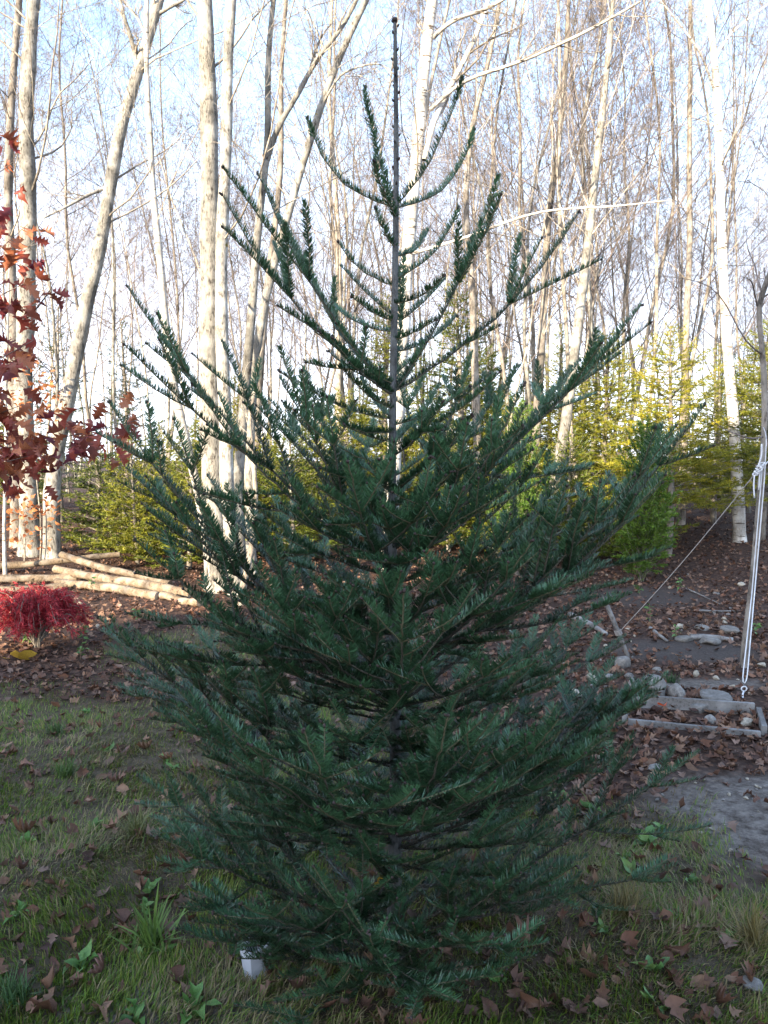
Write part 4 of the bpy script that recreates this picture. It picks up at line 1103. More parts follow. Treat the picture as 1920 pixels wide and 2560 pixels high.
# ------------------------------------------------------------------ grass
def grass():
    rng = np.random.default_rng(51)
    N = 230000
    y = 1.95 + 6.2 * rng.random(N) ** 1.5
    x = rng.uniform(-0.56, 0.56, N) * y
    g = m_grass(x, y)
    cl_ = 0.5 + 0.5 * hnoise(x, y, 9.0, 2.0) + 0.35 * hnoise(x, y, 23.0, 5.0)
    keep = rng.random(N) < np.clip(g * (0.38 + 0.95 * cl_), 0, 1)
    x, y, cl_ = x[keep], y[keep], cl_[keep]
    n = len(x)
    dryz = sstep(-0.15, 0.5, hnoise(x, y, 3.1, 9.0) + 0.35 * (x > 0.4) + 0.25 * rng.normal(size=n))
    L = rng.uniform(0.016, 0.046, n) * (0.7 + 0.7 * np.clip(cl_, 0, 1.2)) * (1 + 0.25 * dryz)
    comb = hnoise(x, y, 4.0, 7.0) * 3.0
    az = comb + rng.normal(0, 0.9, n)
    tilt = np.clip(np.abs(rng.normal(0.75, 0.4, n)) + 0.35 * dryz, 0.1, 1.45)
    dh = np.stack([np.cos(az), np.sin(az), np.zeros(n)], 1)
    p0 = np.stack([x, y, gz(x, y) - 0.004], 1)
    p1 = p0 + (dh * np.sin(tilt * 0.55)[:, None] + UP * np.cos(tilt * 0.55)[:, None]) * (L * 0.5)[:, None]
    p2 = p1 + (dh * np.sin(tilt)[:, None] + UP * np.cos(tilt)[:, None]) * (L * 0.55)[:, None]
    p2[:, 2] = np.maximum(p2[:, 2], p0[:, 2] + 0.008)
    wv = np.stack([-np.sin(az + rng.normal(0, 0.5, n)), np.cos(az), np.zeros(n)], 1) * (rng.uniform(0.0011, 0.0024, n))[:, None]
    V = np.stack([p0 - wv, p0 + wv, p1 + wv * 0.85, p1 - wv * 0.85, p2], 1).reshape(-1, 3)
    b = np.arange(n) * 5
    gr = np.array([[0.085, 0.14, 0.017], [0.125, 0.195, 0.024], [0.085, 0.15, 0.024], [0.165, 0.20, 0.028]])[rng.integers(0, 4, n)]
    dr = np.array([[0.20, 0.155, 0.075], [0.26, 0.21, 0.11], [0.16, 0.12, 0.06]])[rng.integers(0, 3, n)]
    m = (rng.random(n) < (0.12 + 0.5 * dryz))[:, None]
    c = np.where(m, dr, gr) * rng.uniform(0.7, 1.25, (n, 1))
    mb = MB()
    mb.add(V, [np.stack([b, b + 1, b + 2, b + 3], 1), np.stack([b + 3, b + 2, b + 4], 1)], np.repeat(c, 5, axis=0))
    o = link('grass', mb.mesh('grass', M['grass']))
    o['kind'] = 'stuff'; o['label'] = 'short patchy lawn grass, green and straw coloured'; o['category'] = 'grass'
grass()

def blade_tuft(name, label, px, py, n, L, w, col, seed, group=None, spread=0.06):
    rng = np.random.default_rng(seed)
    p = G(px, py)
    root = thing(name, label, 'grass', (p[0], p[1], p[2]), 0, group)
    mb = MB()
    for i in range(n):
        az = rng.uniform(0, 6.28); l = L * rng.uniform(0.55, 1.15); tl = rng.uniform(0.2, 1.0)
        b0 = np.array([rng.normal(0, spread * 0.35), rng.normal(0, spread * 0.35), -0.005])
        d = np.array([math.cos(az), math.sin(az), 0]); s = np.array([-math.sin(az), math.cos(az), 0])
        t = np.linspace(0, 1, 6)
        c = b0 + np.outer(l * t * math.sin(tl) * (0.6 + 0.4 * t), d) + np.outer(l * (t * math.cos(tl) - 0.25 * t ** 2 * tl), UP)
        c[:, 2] = np.maximum(c[:, 2], 0.0)
        ww = w * np.array([0.6, 1, 1, 0.85, 0.55, 0.05]) * rng.uniform(0.7, 1.2)
        V = np.concatenate([c - s * ww[:, None] + UP * ww[:, None] * 0.3, c, c + s * ww[:, None] + UP * ww[:, None] * 0.3])
        i5 = np.arange(5)
        mb.add(V, [np.concatenate([np.stack([i5, i5 + 1, i5 + 7, i5 + 6], 1), np.stack([i5 + 6, i5 + 7, i5 + 13, i5 + 12], 1)])], np.array(col) * rng.uniform(0.7, 1.3))
    m = mb.mesh('blades', M['grass'])
    o = link('blades', m, root); o['kind'] = 'stuff'
blade_tuft('grass_clump', 'clump of broad bright green blades on the lawn left of the fir', 385, 2375, 60, 0.19, 0.0045, (0.10, 0.17, 0.035), 1)
blade_tuft('grass_clump', 'dense dark green grass tuft at the left edge of the lawn', 165, 1940, 130, 0.13, 0.0018, (0.065, 0.115, 0.025), 2)
blade_tuft('grass_clump', 'small dark tuft above the broad left tuft', 140, 1835, 110, 0.10, 0.0018, (0.055, 0.10, 0.025), 3)
blade_tuft('grass_clump', 'pale straw and green tuft beside the lower left fir branches', 340, 2090, 130, 0.15, 0.0018, (0.13, 0.14, 0.05), 4)
blade_tuft('grass_clump', 'straw coloured dry grass clump under the left fir branches', 600, 2110, 150, 0.16, 0.0018, (0.26, 0.20, 0.10), 5)
blade_tuft('grass_clump', 'small dark green tuft behind the timber bed', 1680, 1705, 90, 0.09, 0.002, (0.03, 0.07, 0.02), 6)
blade_tuft('grass_clump', 'long dry grass clump right of the fir base', 1560, 2290, 170, 0.16, 0.0018, (0.19, 0.155, 0.065), 7)
blade_tuft('grass_clump', 'dry yellow grass clump at the right picture edge', 1885, 2360, 120, 0.17, 0.002, (0.20, 0.16, 0.06), 8)
blade_tuft('grass_clump', 'green tuft at the lower left picture corner', 40, 2500, 130, 0.10, 0.002, (0.055, 0.11, 0.035), 9)

# broad-leaved weeds
def weeds():
    rng = np.random.default_rng(61)
    ms = [leaf_mesh('weed_leaf', SIMX if i != 2 else LOBX, [w * (0.85 if i != 2 else 0.6) for w in (SIMW if i != 2 else LOBW)], M['weed_leaf'], 70 + i, 0.9, 0.7, 0.15) for i in range(5)]
    spots = [(1620, 2110, 0.13), (1480, 2030, 0.10), (1400, 2000, 0.10), (1655, 2080, 0.10), (1560, 2150, 0.08), (1570, 2190, 0.09), (1630, 2430, 0.10), (1700, 2300, 0.07), (1820, 2350, 0.06), (1640, 2520, 0.08),
             (420, 1900, 0.09), (435, 1925, 0.07), (205, 2420, 0.11), (370, 2400, 0.09), (415, 2385, 0.08), (360, 2280, 0.10), (480, 2530, 0.12), (330, 2555, 0.09), (70, 2110, 0.08), (240, 2070, 0.08), (215, 1785, 0.08), (270, 1880, 0.07), (50, 2290, 0.08), (380, 2230, 0.10), (1730, 2210, 0.07), (1510, 2330, 0.06), (1250, 2460, 0.05)]
    for px, py, s in spots:
        p = G(px, py)
        t = thing('weed_plant', 'low broad-leaved green weed ' + near_mark(px, py), 'plant', (p[0], p[1], p[2]), rng.uniform(0, 6.28), 'broad-leaved weeds in the lawn')
        k = rng.integers(5, 9)
        for i in range(k):
            o = link('leaf', ms[rng.integers(0, 5)], t)
            o.scale = (s * rng.uniform(0.4, 0.75),) * 3
            o.location = (rng.normal(0, 0.01), rng.normal(0, 0.01), 0.008)
            o.rotation_euler = (rng.normal(0, 0.3), -rng.uniform(0.15, 0.8), 6.28 * i / k + rng.normal(0, 0.3))
    # thin yellow-green seedlings on the bank
    sp = [(1625, 1570, 0.22, 'tall thin yellowing weed right of the leaning stake'), (1690, 1600, 0.12, 'small yellowing seedling on the bank by the taut rope'), (1700, 1480, 0.18, 'yellow-green seedling under the broad right spruce'), (1885, 1590, 0.12, 'yellow-green seedling beside the roped sapling foot'),
          (205, 1610, 0.16, 'green seedling in front of the red shrub'), (70, 1620, 0.16, 'pale green leaves sprouting below the red shrub'), (200, 1650, 0.12, 'small bright green seedling on the brown litter at left'), (345, 1560, 0.14, 'yellow-green seedling in front of the lowest log'), (615, 1650, 0.2, 'yellowing seedling seen through the left fir branches'), (1600, 1490, 0.12, 'yellow seedling at the cedar foot'), (225, 1480, 0.16, 'green sprig standing against the logs')]
    for px, py, h, lab in sp:
        p = G(px, py)
        t = thing('seedling', lab, 'plant', (p[0], p[1], p[2]), rng.uniform(0, 6.28))
        mb = MB(); tubes(mb, np.array([[0, 0, -0.01], [0.01, 0, h * 0.5], [0.02, 0.01, h]])[None], np.array([[0.003, 0.0025, 0.0015]]), 5, (0.16, 0.11, 0.07))
        link('stem', mb.mesh('stem', M['shoot']), t)
        for i in range(9):
            o = link('leaf', ms[rng.integers(0, 5)], t)
            o.scale = (rng.uniform(0.04, 0.075),) * 3
            zz = h * (0.35 + 0.65 * i / 8)
            o.location = (0.02 * zz / h, 0.01 * zz / h, zz)
            o.rotation_euler = (rng.normal(0, 0.4), rng.uniform(-0.5, 0.5), i * 2.4)
weeds()

# ------------------------------------------------------------------ red oak sapling at the left edge
def oak():
    rng = np.random.default_rng(81)
    base = np.array([-3.05, 5.2, float(gz(-3.05, 5.2))])
    t = thing('oak_sapling', 'red oak sapling whose dark red lobed leaves hang in at the left edge', 'tree', tuple(base))
    mb = MB(); tp = np.array([[0, 0, -0.1], [0.03, 0, 1.0], [-0.02, 0.05, 2.2], [0.05, 0.0, 3.6], [0.02, 0, 4.6]])
    tubes(mb, resample(tp, 14)[None], np.linspace(0.032, 0.008, 14)[None], 8)
    link('trunk', mb.mesh('oak_trunk', M['grey_bark']), t)
    ms = [leaf_mesh('oak_leaf', OAKX, OAKW, M['oak_leaf'], 90 + i, 1.3, 0.8, 0.2) for i in range(6)]
    # (start px on stem, tip px, n leaves, spread px)
    groups = [((-60, 560), (40, 400), 13, 55, 4.9), ((-60, 780), (70, 560), 24, 60, 5.0), ((-60, 820), (95, 690), 16, 50, 5.0), ((-60, 980), (85, 850), 34, 62, 4.9), ((-60, 1080), (60, 1010), 30, 55, 4.8), ((-60, 1150), (345, 1050), 58, 70, 4.7), ((-60, 1180), (70, 1140), 22, 55, 4.8), ((60, 800), (140, 700), 6, 30, 5.0), ((-60, 300), (20, 330), 6, 35, 5.0)]
    for a, b, n, spx, d in groups:
        p0 = P(*a, 5.2); p0[0] = base[0] + 0.0 if a[0] < 0 else p0[0]; p1 = P(*b, d)
        if a[0] < 0: p0[1] = base[1]
        mid = (p0 + p1) / 2 + np.array([0, 0, -0.05])
        br = bez(p0, mid, p1, np.linspace(0, 1, 10)) - base
        mb = MB(); tubes(mb, br[None], np.linspace(0.008, 0.002, 10)[None], 5)
        bo = link('branch', mb.mesh('oak_branch', M['twig']), t)
        for i in range(int(n * 1.6)):
            u = rng.uniform(0.2, 1.0) ** 0.8
            q_ = br[min(9, int(u * 9))] + rng.normal(size=3) * np.array([1, 1.2, 1]) * spx / F * d * 0.55
            o = link('leaf', ms[rng.integers(0, 6)], bo)
            o.location = q_
            o.scale = (rng.uniform(0.095, 0.165),) * 3
            o.rotation_euler = (rng.normal(0.9, 0.6), rng.uniform(0.1, 1.1), rng.uniform(0, 6.28))
oak()

def beech():
    rng = np.random.default_rng(85)
    ms = [leaf_mesh('beech_leaf', SIMX, SIMW, M['beech_leaf'], 95 + i, 0.6, 0.3, 0.12) for i in range(4)]
    for k, (bx, by, h, lab, clusters) in enumerate(((60, 1440, 1.0, 'low beech sapling with orange leaves at the straight left trunk', [(60, 1270, 14), (105, 1260, 12), (45, 1330, 12), (90, 1340, 10), (120, 1290, 8), (30, 1250, 8)]),
                                                    (100, 1400, 2.6, 'beech sapling with pale orange leaves between the two left trunks', [(110, 985, 16), (30, 930, 14), (90, 960, 12), (20, 1010, 12), (125, 1010, 10), (100, 1050, 8), (40, 880, 8)]))):
        d = 11.2 + k * 0.8
        p = P(bx, by, d); base = np.array([p[0], d, float(gz(p[0], d))])
        t = thing('beech_sapling', lab, 'tree', tuple(base))
        mb = MB(); zt_ = np.linspace(-0.1, h, 8)
        tubes(mb, np.stack([0.03 * np.sin(zt_ * 3), 0 * zt_, zt_], 1)[None], np.linspace(0.014, 0.004, 8)[None], 6)
        link('trunk', mb.mesh('beech_trunk', M['grey_bark']), t)
        for cx, cy, n in clusters:
            tip = P(cx, cy, d - 0.1) - base
            st = np.array([0, 0, min(h * 0.95, max(0.15, tip[2] - 0.15))])
            br = bez(st, (st + tip) / 2 + np.array([0, 0, 0.05]), tip, np.linspace(0, 1, 6))
            mb = MB(); tubes(mb, br[None], np.linspace(0.005, 0.002, 6)[None], 4)
            bo = link('branch', mb.mesh('beech_branch', M['twig']), t)
            for i in range(int(n * 1.8)):
                o = link('leaf', ms[rng.integers(0, 4)], bo)
                o.location = tip + rng.normal(size=3) * 0.13
                o.scale = (rng.uniform(0.075, 0.12),) * 3
                o.rotation_euler = (rng.normal(0.5, 0.6), rng.uniform(-0.3, 0.9), rng.uniform(0, 6.28))
beech()

# weeping red laceleaf shrub
def lace():
    rng = np.random.default_rng(91)
    p = G(92, 1622)
    t = thing('maple_shrub', 'small weeping crimson laceleaf maple in front of the logs', 'shrub', tuple(p))
    mb = MB()
    H, Rr = 0.62, 0.42
    stems, radii = [], []
    leafA, leafD = [], []
    for i in range(120):
        az = rng.uniform(0, 6.28); top = H * rng.uniform(0.55, 1.0); rad = Rr * math.sqrt(rng.random()) * 1.05
        hx, hy = math.cos(az), math.sin(az)
        t_ = np.linspace(0, 1, 9)
        r_ = rad * t_ ** 0.8
        z_ = top * np.sin(np.clip(t_ * 1.75, 0, 3.0)) ** 0.8 * (1 - 0.55 * t_ ** 3) + 0.02
        pts = np.stack([hx * r_, hy * r_, z_], 1) + rng.normal(size=(9, 3)) * 0.008
        stems.append(pts); radii.append(np.linspace(0.006, 0.0012, 9))
        for _ in range(46):
            u = rng.uniform(0.3, 1.0); k = u * 8; j = min(7, int(k))
            leafA.append(pts[j] + (pts[j + 1] - pts[j]) * (k - j) + rng.normal(size=3) * 0.02)
            leafD.append(np.array([hx * 0.6, hy * 0.6, -0.7]) + rng.normal(size=3) * 0.55)
    tubes(mb, np.stack(stems), np.stack(radii), 4)
    link('stem', mb.mesh('lace_stem', M['brown_bark']), t)
    A = np.array(leafA); D = nrm(np.array(leafD)); n = len(A)
    A[:, 2] = np.maximum(A[:, 2], 0.03)
    lb = MB()
    for k in range(5):
        d = nrm(D + rng.normal(size=(n, 3)) * 0.35)
        w = nrm(np.cross(d, rng.normal(size=(n, 3)))) * 0.0028
        L = rng.uniform(0.03, 0.06, (n, 1))
        V = np.stack([A, A + d * L * 0.5 + w, A + d * L, A + d * L * 0.5 - w], 1).reshape(-1, 3)
        c = np.array([[0.34, 0.025, 0.035], [0.48, 0.06, 0.065], [0.24, 0.015, 0.025]])[rng.integers(0, 3, n)] * rng.uniform(0.8, 1.2, (n, 1))
        lb.add(V, [np.arange(4 * n).reshape(-1, 4)], np.repeat(c, 4, axis=0))
    link('crown', lb.mesh('lace_leaves', M['lace'], False), t)
lace()

# ------------------------------------------------------------------ log pile
def log(label, a, b, ra, rb, seed):
    rng = np.random.default_rng(seed)
    p0, p1 = P(*a), P(*b)
    for q_ in (p0, p1):
        q_[2] = max(q_[2], float(gz(q_[0], q_[1])) + ra * 0.8)
    n = 26
    t_ = np.linspace(0, 1, n)[:, None]
    pts = p0 * (1 - t_) + p1 * t_ + np.concatenate([np.zeros((n, 2)), 0.012 * np.sin(t_ * 7 + seed)], 1)
    c = (p0 + p1) / 2
    base = np.array([c[0], c[1], c[2]])
    mb = MB()
    R = 0.88 * np.interp(t_[:, 0], [0, 1], [ra, rb]) * (1 + 0.04 * np.sin(t_[:, 0] * 31 + seed) + 0.03 * rng.normal(size=n))
    tubes(mb, (pts - base)[None], R[None], 14, caps=False, rough=0.03, rng=rng)
    # knots
    o = thing('log', label, 'log', tuple(base), 0, 'peeled logs piled behind the lawn')
    link('bark', mb.mesh('log_bark', M['log_bark']), o)
    for e, s in ((0, -1), (n - 1, 1)):
        mbe = MB()
        d = nrm(pts[1] - pts[0]) if e == 0 else nrm(pts[-1] - pts[-2])
        u = nrm(np.cross(d, UP)); w = np.cross(d, u); a_ = np.arange(16) * 6.283 / 16
        ring = (pts[e] - base) + d * s * 0.003 + R[e] * 0.99 * (np.cos(a_)[:, None] * u + np.sin(a_)[:, None] * w)
        mbe.add(np.concatenate([ring, [(pts[e] - base) + d * s * 0.006]]), [np.array([[i, (i + 1) % 16, 16] for i in range(16)])])
        link('cut_end', mbe.mesh('cut_end', M['log_bark'], False), o)
    for _ in range(7):
        j = rng.integers(2, n - 2); az = rng.uniform(0, 6.28)
        d = nrm(pts[1] - pts[0]); u = nrm(np.cross(d, UP)); w = np.cross(d, u)
        nn = u * math.cos(az) + w * math.sin(az)
        mbk = MB(); q0 = pts[j] - base + nn * R[j] * 0.8
        tubes(mbk, np.stack([q0, q0 + nn * R[j] * 0.35, q0 + nn * R[j] * 0.42])[None], np.array([[0.016, 0.011, 0.002]]), 7)
        link('knot', mbk.mesh('knot', M['log_bark']), o)
log('upper left log pointing in from the left picture edge', (-160, 1440, 10.8), (300, 1388, 11.2), 0.062, 0.045, 1)
log('topmost slim log lying across the pile toward the fir', (154, 1389, 10.9), (425, 1468, 9.7), 0.055, 0.050, 2)
log('long thick middle log running right under the fir branches', (140, 1423, 10.5), (480, 1502, 9.0), 0.062, 0.066, 3)
log('lower log with shaggy torn bark nearest the lawn', (143, 1460, 10.0), (395, 1512, 8.9), 0.058, 0.06, 4)
log('rough left log just behind the red shrub', (-160, 1478, 9.9), (192, 1441, 10.3), 0.062, 0.058, 5)
log('lowest left log partly hidden by the red shrub', (-140, 1512, 9.1), (165, 1483, 9.6), 0.058, 0.055, 6)
log('short log end beyond the lower log near the twin trunks', (405, 1512, 8.9), (500, 1532, 8.5), 0.05, 0.05, 7)

# ------------------------------------------------------------------ rocks
def rock_mesh(seed, mat):
    import bmesh
    rng = np.random.default_rng(seed)
    bm = bmesh.new(); bmesh.ops.create_icosphere(bm, subdivisions=3, radius=0.5)
    ds = nrm(rng.normal(size=(9, 3))); hs = rng.uniform(0.24, 0.44, 9)
    ph = rng.uniform(0, 6, 6)
    for v in bm.verts:
        c = np.array(v.co)
        for d, h in zip(ds, hs):
            k = c @ d - h
            if k > 0: c = c - d * k * 0.97
        c = c * (1 + 0.05 * math.sin(c[0] * 9 + ph[0]) * math.sin(c[1] * 8 + ph[1]) + 0.03 * math.sin(c[2] * 17 + ph[2]))
        v.co = c
    me = bpy.data.meshes.new('rock'); bm.to_mesh(me); bm.free()
    me.polygons.foreach_set('use_smooth', [True] * len(me.polygons)); me.materials.append(mat)
    return me
RG = [rock_mesh(i, M['grey_rock']) for i in range(6)]; RP = [rock_mesh(20 + i, M['pale_rock']) for i in range(5)]
def rock(px, py, w, h, label, pale=False, k=0, up=0.0, dep=0.8, group=None):
    """w, h in photo pixels; py is the pixel row of the foot"""
    p = G(px, py); sc = p[1] / F
    o = thing('rock', label, 'rock', (p[0], p[1] + w * sc * 0.25, p[2] + h * sc * 0.22 + up), 0.7 * k, group, (RP if pale else RG)[k % 5])
    o.scale = (w * sc * 1.1, w * sc * dep, h * sc * 1.25)
for a in ((1640, 1742, 75, 62, 'large blue-grey angular rock behind the timber bed', False, 0), (1590, 1735, 60, 50, 'mossy brown rock left of the large angular rock', False, 1), (1695, 1746, 62, 42, 'rounded grey rock right of the large angular rock', False, 2),
          (1800, 1756, 100, 26, 'long flat grey rock behind the timber bed plank', False, 3), (1630, 1768, 24, 20, 'small white stone on the rear plank of the bed', True, 0), (1753, 1782, 46, 30, 'speckled grey stone leaning on the rear plank', False, 4), (1865, 1785, 52, 34, 'grey stone in the rear right corner of the bed', False, 5),
          (1870, 1815, 46, 20, 'pale tan stone near the front right corner of the bed', True, 1), (1780, 1806, 40, 20, 'flat blue-grey slate at the front plank of the bed', False, 2),
          (1645, 1682, 26, 16, 'small grey stone on dark soil behind the large rock', False, 0), (1742, 1692, 20, 20, 'upright tan stone on the leaf bank', True, 2), (1792, 1700, 18, 12, 'small pale stone left of the rope hook', True, 3), (1835, 1722, 18, 14, 'pale stone beside the rope hook', True, 4), (1908, 1668, 28, 14, 'pale rounded stone at the right picture edge', True, 0),
          (1778, 1612, 70, 22, 'long pale rock edging the dark soil bed', False, 1), (1715, 1605, 45, 18, 'grey rock left of the long pale rock', False, 4), (1830, 1585, 60, 22, 'grey rock near the sapling foot', False, 3), (1700, 1570, 24, 12, 'small pale stone above the dark soil bed', True, 1), (1855, 1465, 24, 12, 'white stone high on the leaf bank', True, 2),
          (1420, 1905, 100, 60, 'big pale grey rock seen right of the fir', False, 0), (1400, 1835, 40, 45, 'pale rock behind the big rock right of the fir', False, 2), (1480, 1705, 32, 26, 'grey-brown rock among the right fir branches', True, 3), (1435, 1745, 46, 30, 'pale rock half hidden by the right fir branches', True, 4), (1560, 1670, 40, 38, 'tall pale rock at the stake foot', False, 4), (1520, 1700, 46, 20, 'flat grey rock left of the stake foot', False, 1), (1500, 1910, 26, 24, 'white stone right of the big pale rock', True, 1),
          (1640, 1930, 46, 20, 'flat grey stone at the edge of the sandy patch', False, 5), (1890, 2480, 70, 26, 'grey stone flush in the soil at the bottom right corner', False, 3),
          (715, 1512, 60, 30, 'pale rock lit behind the left fir branches', False, 0), (770, 1508, 55, 24, 'white rock right of the lit pale rock', True, 2), (200, 1515, 20, 14, 'white stone in front of the lower logs', True, 0), (243, 1572, 14, 14, 'small white stone right of the red shrub', True, 3), (1575, 1700, 26, 20, 'small bluish rock beside the stake', False, 0), (1760, 1575, 50, 14, 'weathered pale rock by the pale deadwood', False, 2)):
    rock(*a)
rngr = np.random.default_rng(5)
for i in range(46):
    px, py = rngr.uniform(1250, 1915), rngr.uniform(1440, 1740)
    w = rngr.uniform(7, 15)
    rock(px, py, w, w * 0.6, 'small loose pebble ' + near_mark(px, py), bool(i % 2), i, 0.004, 0.8, 'pebbles on the right bank')
for i in range(36):
    px, py = rngr.uniform(1640, 1915), rngr.uniform(1945, 2180)
    w = rngr.uniform(5, 15)
    rock(px, py, w, w * 0.5, 'tiny pebble ' + near_mark(px, py), bool(i % 2), i, 0.002, 0.8, 'pebbles on the sandy patch')

# ------------------------------------------------------------------ timber bed
def plank(name, a, b, h, th, mat, parent, origin, z0=0.0):
    a, b = np.array(a), np.array(b)
    v = b - a; L = np.linalg.norm(v[:2]); ang = math.atan2(v[1], v[0])
    c = (a + b) / 2
    return box_obj(name, (L, th, h), (c[0] - origin[0], c[1] - origin[1], c[2] + z0 - origin[2]), mat, parent, (0, 0, ang), 0.0015)
c1, c2, c3, c4 = G(1572, 1768), G(1895, 1788), G(1912, 1842), G(1560, 1812)
o0 = (c1 + c3) / 2
bed = thing('garden_bed', 'weathered grey timber frame bed full of fallen leaves', 'garden bed', tuple(o0))
for a_, b_, nm in ((c1, c2, 'rear'), (c2, c3, 'side'), (c4, c3, 'front'), (c1, c4, 'side')):
    v = nrm(b_ - a_)
    plank('plank', a_ + v * 0.022, b_ - v * 0.022 if nm != 'side' else b_ - v * 0.022, 0.09 if nm != 'front' else 0.08, 0.03, M['old_wood'], bed, o0, {'rear': 0.035, 'front': -0.006}.get(nm, 0.012))
e = G(1925, 1790)
brd = box_obj('board', (0.13, 0.62, 0.05), (c2[0] + 0.135, (c2[1] + c3[1]) / 2 - 0.02, c2[2] + 0.05), M['red_wood'], None, (0, 0, math.atan2((c3 - c2)[1], (c3 - c2)[0]) + math.pi / 2))
brd['label'] = 'reddish brown board beside the timber bed at the right edge'; brd['category'] = 'board'

# dead sticks and pale branches on the bank
def stick(name, label, pts, r0, r1, mat, seed, cat='branch'):
    rng = np.random.default_rng(seed)
    w = resample(np.array(pts), 14)
    mb = MB(); base = w[0].copy()
    tubes(mb, (w - base)[None], (np.linspace(r0, r1, 14) * (1 + 0.06 * rng.normal(size=14)))[None], 8, caps=True)
    return thing(name, label, cat, tuple(base), 0, None, mb.mesh(name, mat))
def gp(px, py, up): 
    p = G(px, py); p[2] += up; return p
stick('dead_branch', 'pale dead branch lying behind the leaning stake', [gp(1425, 1545, 0.03), gp(1470, 1565, 0.03), gp(1515, 1590, 0.02)], 0.035, 0.02, M['old_wood'], 1)
stick('dead_branch', 'short pale stick lying right of the leaning stake', [gp(1625, 1575, 0.02), gp(1650, 1595, 0.02), gp(1668, 1608, 0.02)], 0.018, 0.012, M['old_wood'], 2)
stick('dead_branch', 'thin grey twig lying across the bank', [gp(1740, 1530, 0.02), gp(1790, 1533, 0.02), gp(1850, 1532, 0.02)], 0.012, 0.006, M['old_wood'], 3)
stick('dead_branch', 'long thin stick lying high on the bank', [gp(1715, 1475, 0.02), gp(1760, 1495, 0.02), gp(1800, 1515, 0.02)], 0.01, 0.006, M['old_wood'], 4)
stick('dead_branch', 'pale flat driftwood piece edging the dark soil', [gp(1725, 1598, 0.02), gp(1780, 1600, 0.025), gp(1832, 1606, 0.02)], 0.03, 0.022, M['old_wood'], 5)

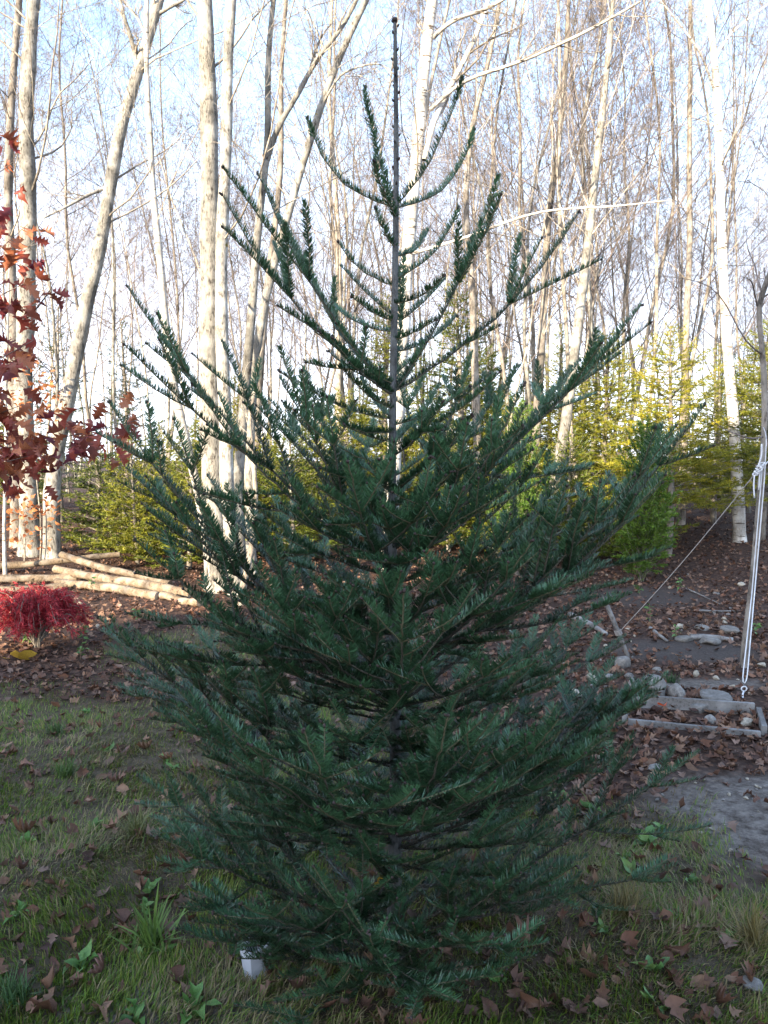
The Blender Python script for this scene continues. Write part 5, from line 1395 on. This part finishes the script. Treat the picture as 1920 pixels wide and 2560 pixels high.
# ------------------------------------------------------------------ sapling with rope, guy line and stake
def sapling():
    d0 = G(1857, 1668)[1]
    path = [(1857, 1672, d0), (1868, 1560, d0), (1884, 1430, d0), (1896, 1300, d0), (1903, 1190, d0), (1911, 1080, d0), (1913, 1000, d0), (1907, 886, d0), (1897, 800, d0), (1893, 755, d0), (1905, 730, d0), (1925, 690, d0), (1950, 600, d0), (1955, 450, d0)]
    w = np.array([P(*q_) for q_ in path]); base = w[0].copy()
    base[2] = float(gz(base[0], base[1])); w[0][2] = base[2] - 0.06
    W = resample(w, 40) - base
    t = thing('sapling', 'slim leaning grey sapling trunk tied with white rope at right', 'tree', tuple(base))
    rng = np.random.default_rng(4)
    R = np.linspace(0.027, 0.018, 40) * (1 + 0.06 * np.sin(np.linspace(0, 25, 40)) + 0.03 * rng.normal(size=40))
    mb = MB(); tubes(mb, W[None], R[None], 10)
    link('trunk', mb.mesh('sapling_trunk', M['brown_bark']), t)
    for lp in ([(1911, 1090), (1880, 1100), (1840, 1085), (1800, 1070), (1770, 1040)], [(1907, 886), (1870, 870), (1800, 730), (1750, 700), (1650, 690)], [(1893, 765), (1880, 700), (1850, 690)]):
        Lp = px_path(lp, d0, d0 - 0.3, 12) - base
        mb = MB(); tubes(mb, Lp[None], np.linspace(0.007, 0.002, 12)[None], 5)
        bo = link('branch', mb.mesh('sapling_branch', M['twig']), t)
    cr_ = crown_mesh(rng, W[None], R[None], 'crown', M['twig'], 7, 3, 3, 0, 0.72, 50, 0.03, 0.22, 0.0015)
    link('crown', cr_, t)
    # the rope: a long doubled loop down to a hook
    dr = G(1860, 1735)[1]
    f = lambda a, b, d: P(a, b, d) - base
    rp = thing('rope', 'white doubled rope hanging from the sapling down to a ground hook', 'rope', tuple(base))
    la = [f(1906, 1160, d0 - 0.05), f(1896, 1290, d0 - 0.06), f(1880, 1480, d0 - 0.15), f(1865, 1620, dr + 0.15), f(1857, 1690, dr + 0.02), f(1854, 1712, dr), f(1860, 1720, dr), f(1867, 1712, dr), f(1868, 1690, dr + 0.02), f(1876, 1600, dr + 0.2), f(1892, 1420, d0 - 0.12), f(1911, 1200, d0 - 0.055), f(1917, 1080, d0 - 0.045), f(1908, 1068, d0 - 0.05)]
    mb = MB(); L_ = resample(np.array(la), 90); tubes(mb, L_[None], np.full((1, 90), 0.0040), 6)
    link('loop', mb.mesh('rope_loop', M['rope']), rp)
    kn = MB()
    for i in range(5):
        a_ = np.linspace(0, 6.283, 17)
        cx = f(1888 + i * 4.5, 1183 - i * 5, d0 - 0.05 + 0.006 * (i % 2))
        r_ = 0.016 + 0.004 * (i % 3)
        tubes(kn, (cx + np.stack([0.012 * np.sin(a_ * 2 + i), r_ * 1.2 * np.cos(a_), r_ * np.sin(a_)], 1))[None], np.full((1, 17), 0.006), 6)
    link('knot', kn.mesh('rope_knot', M['rope']), rp)
    for tail in ([f(1886, 1188, d0 - 0.06), f(1884, 1215, d0 - 0.07), f(1886, 1245, d0 - 0.07)], [f(1900, 1180, d0 - 0.06), f(1898, 1205, d0 - 0.06), f(1897, 1225, d0 - 0.06)], [f(1893, 1170, d0 - 0.06), f(1905, 1140, d0 - 0.06), f(1904, 1110, d0 - 0.05)], [f(1888, 1180, d0 - 0.05), f(1905, 1168, d0 - 0.05), f(1925, 1150, d0 - 0.03)]):
        mb = MB(); tubes(mb, resample(np.array(tail), 8)[None], np.full((1, 8), 0.0055), 6, caps=True)
        link('tail', mb.mesh('rope_tail', M['rope']), rp)
    hk = MB()
    a_ = np.linspace(0, 6.283, 19)
    c_ = f(1860, 1722, dr)
    tubes(hk, (c_ + np.stack([0.018 * np.cos(a_), 0 * a_, 0.016 * np.sin(a_)], 1))[None], np.full((1, 19), 0.0045), 6)
    g_ = G(1858, 1748) - base
    tubes(hk, np.stack([c_ + np.array([0, 0, -0.016]), (c_ + g_) / 2 + np.array([-0.006, 0, 0]), g_ + np.array([0, 0, -0.03])])[None], np.array([[0.006, 0.006, 0.005]]), 6)
    link('hook', hk.mesh('rope_hook', M['rope']), rp)
    # stake and guy line
    s0 = G(1576, 1655); s1 = P(1509, 1492, s0[1] + 0.1)
    st = np.linspace(0, 1, 10)[:, None]; pts = s0 * (1 - st) + s1 * st; pts[0, 2] -= 0.1
    mb = MB(); tubes(mb, (pts - s0)[None], np.linspace(0.017, 0.021, 10)[None] * (1 + 0.05 * rng.normal(size=(1, 10))), 8, caps=True)
    thing('stake', 'grey wooden stake leaning left that anchors the taut line', 'stake', tuple(s0), 0, None, mb.mesh('stake', M['old_wood']))
    tie = pts[4] - s0; fa = P(1886, 1186, d0 - 0.05) - s0
    gl = np.stack([tie * (1 - u) + fa * u + np.array([0, 0, -0.03 * math.sin(math.pi * u)]) for u in np.linspace(0, 1, 24)])
    go = thing('guy_line', 'thin taut grey line running from the stake up to the rope knot', 'rope', tuple(s0))
    mb = MB(); tubes(mb, gl[None], np.full((1, 24), 0.0032), 5)
    link('cord', mb.mesh('guy_cord', M['old_rope']), go)
    mb = MB()
    for i in range(4):
        a_ = np.linspace(0, 6.283, 13); c_ = tie + (s1 - s0) * (-0.02 + 0.018 * i)
        tubes(mb, (c_ + np.stack([0.024 * np.cos(a_), 0.024 * np.sin(a_), 0.01 * np.cos(a_)], 1))[None], np.full((1, 13), 0.004), 5)
    link('hitch', mb.mesh('hitch', M['old_rope']), go)
sapling()

# ------------------------------------------------------------------ white plastic pot under the fir
def pot():
    p = G(632, 2462)
    t = thing('plastic_pot', 'small pale white plastic pot half hidden under the lowest fir branches', 'pot', (p[0], p[1] + 0.04, p[2]), math.radians(40))
    def frustum(s0, s1, z0, z1):
        return np.array([[x * s0, y * s0, z0] for x, y in ((-1, -1), (1, -1), (1, 1), (-1, 1))] + [[x * s1, y * s1, z1] for x, y in ((-1, -1), (1, -1), (1, 1), (-1, 1))])
    mb = MB()
    v1 = frustum(0.024, 0.036, -0.004, 0.105); v2 = frustum(0.022, 0.034, 0.002, 0.105)
    q_ = np.array([[i, (i + 1) % 4, 4 + (i + 1) % 4, 4 + i] for i in range(4)])
    mb.add(v1, [q_, np.array([[3, 2, 1, 0]])]); mb.add(v2, [q_[:, ::-1], np.array([[0, 1, 2, 3]])])
    link('body', mb.mesh('pot_body', M['plastic'], False), t)
    mb = MB()
    a1, a2, b1, b2 = frustum(0.034, 0.039, 0.094, 0.108)[4:], frustum(0.034, 0.0335, 0.094, 0.108)[4:], frustum(0.0375, 0.03, 0.094, 0.1)[:4], None
    mb.add(np.concatenate([b1, a1, a2]), [q_, np.array([[4 + i, 4 + (i + 1) % 4, 8 + (i + 1) % 4, 8 + i] for i in range(4)])])
    link('rim', mb.mesh('pot_rim', M['plastic'], False), t)
pot()

# things of one group that would share a label are told apart by their distance
ORD = ['nearest', 'second nearest', 'third nearest', 'fourth nearest', 'fifth nearest', 'sixth nearest']
sets = {}
for o in list(scene.objects):
    if o.parent is None and 'group' in o and o['group'] in ('leafless trees at the front of the woods', 'undergrowth spruces between the trunks', 'large dry leaves on the lawn', 'broad-leaved weeds in the lawn', 'far leafless woodland trees', 'pebbles on the right bank', 'pebbles on the sandy patch'):
        sets.setdefault(o['label'], []).append(o)
for lab, os_ in sets.items():
    if 1 < len(os_) <= 6:
        for k, o in enumerate(sorted(os_, key=lambda q: q.location.y)):
            o['label'] = lab + ', ' + (('nearer one', 'farther one')[k] if len(os_) == 2 else ORD[k])
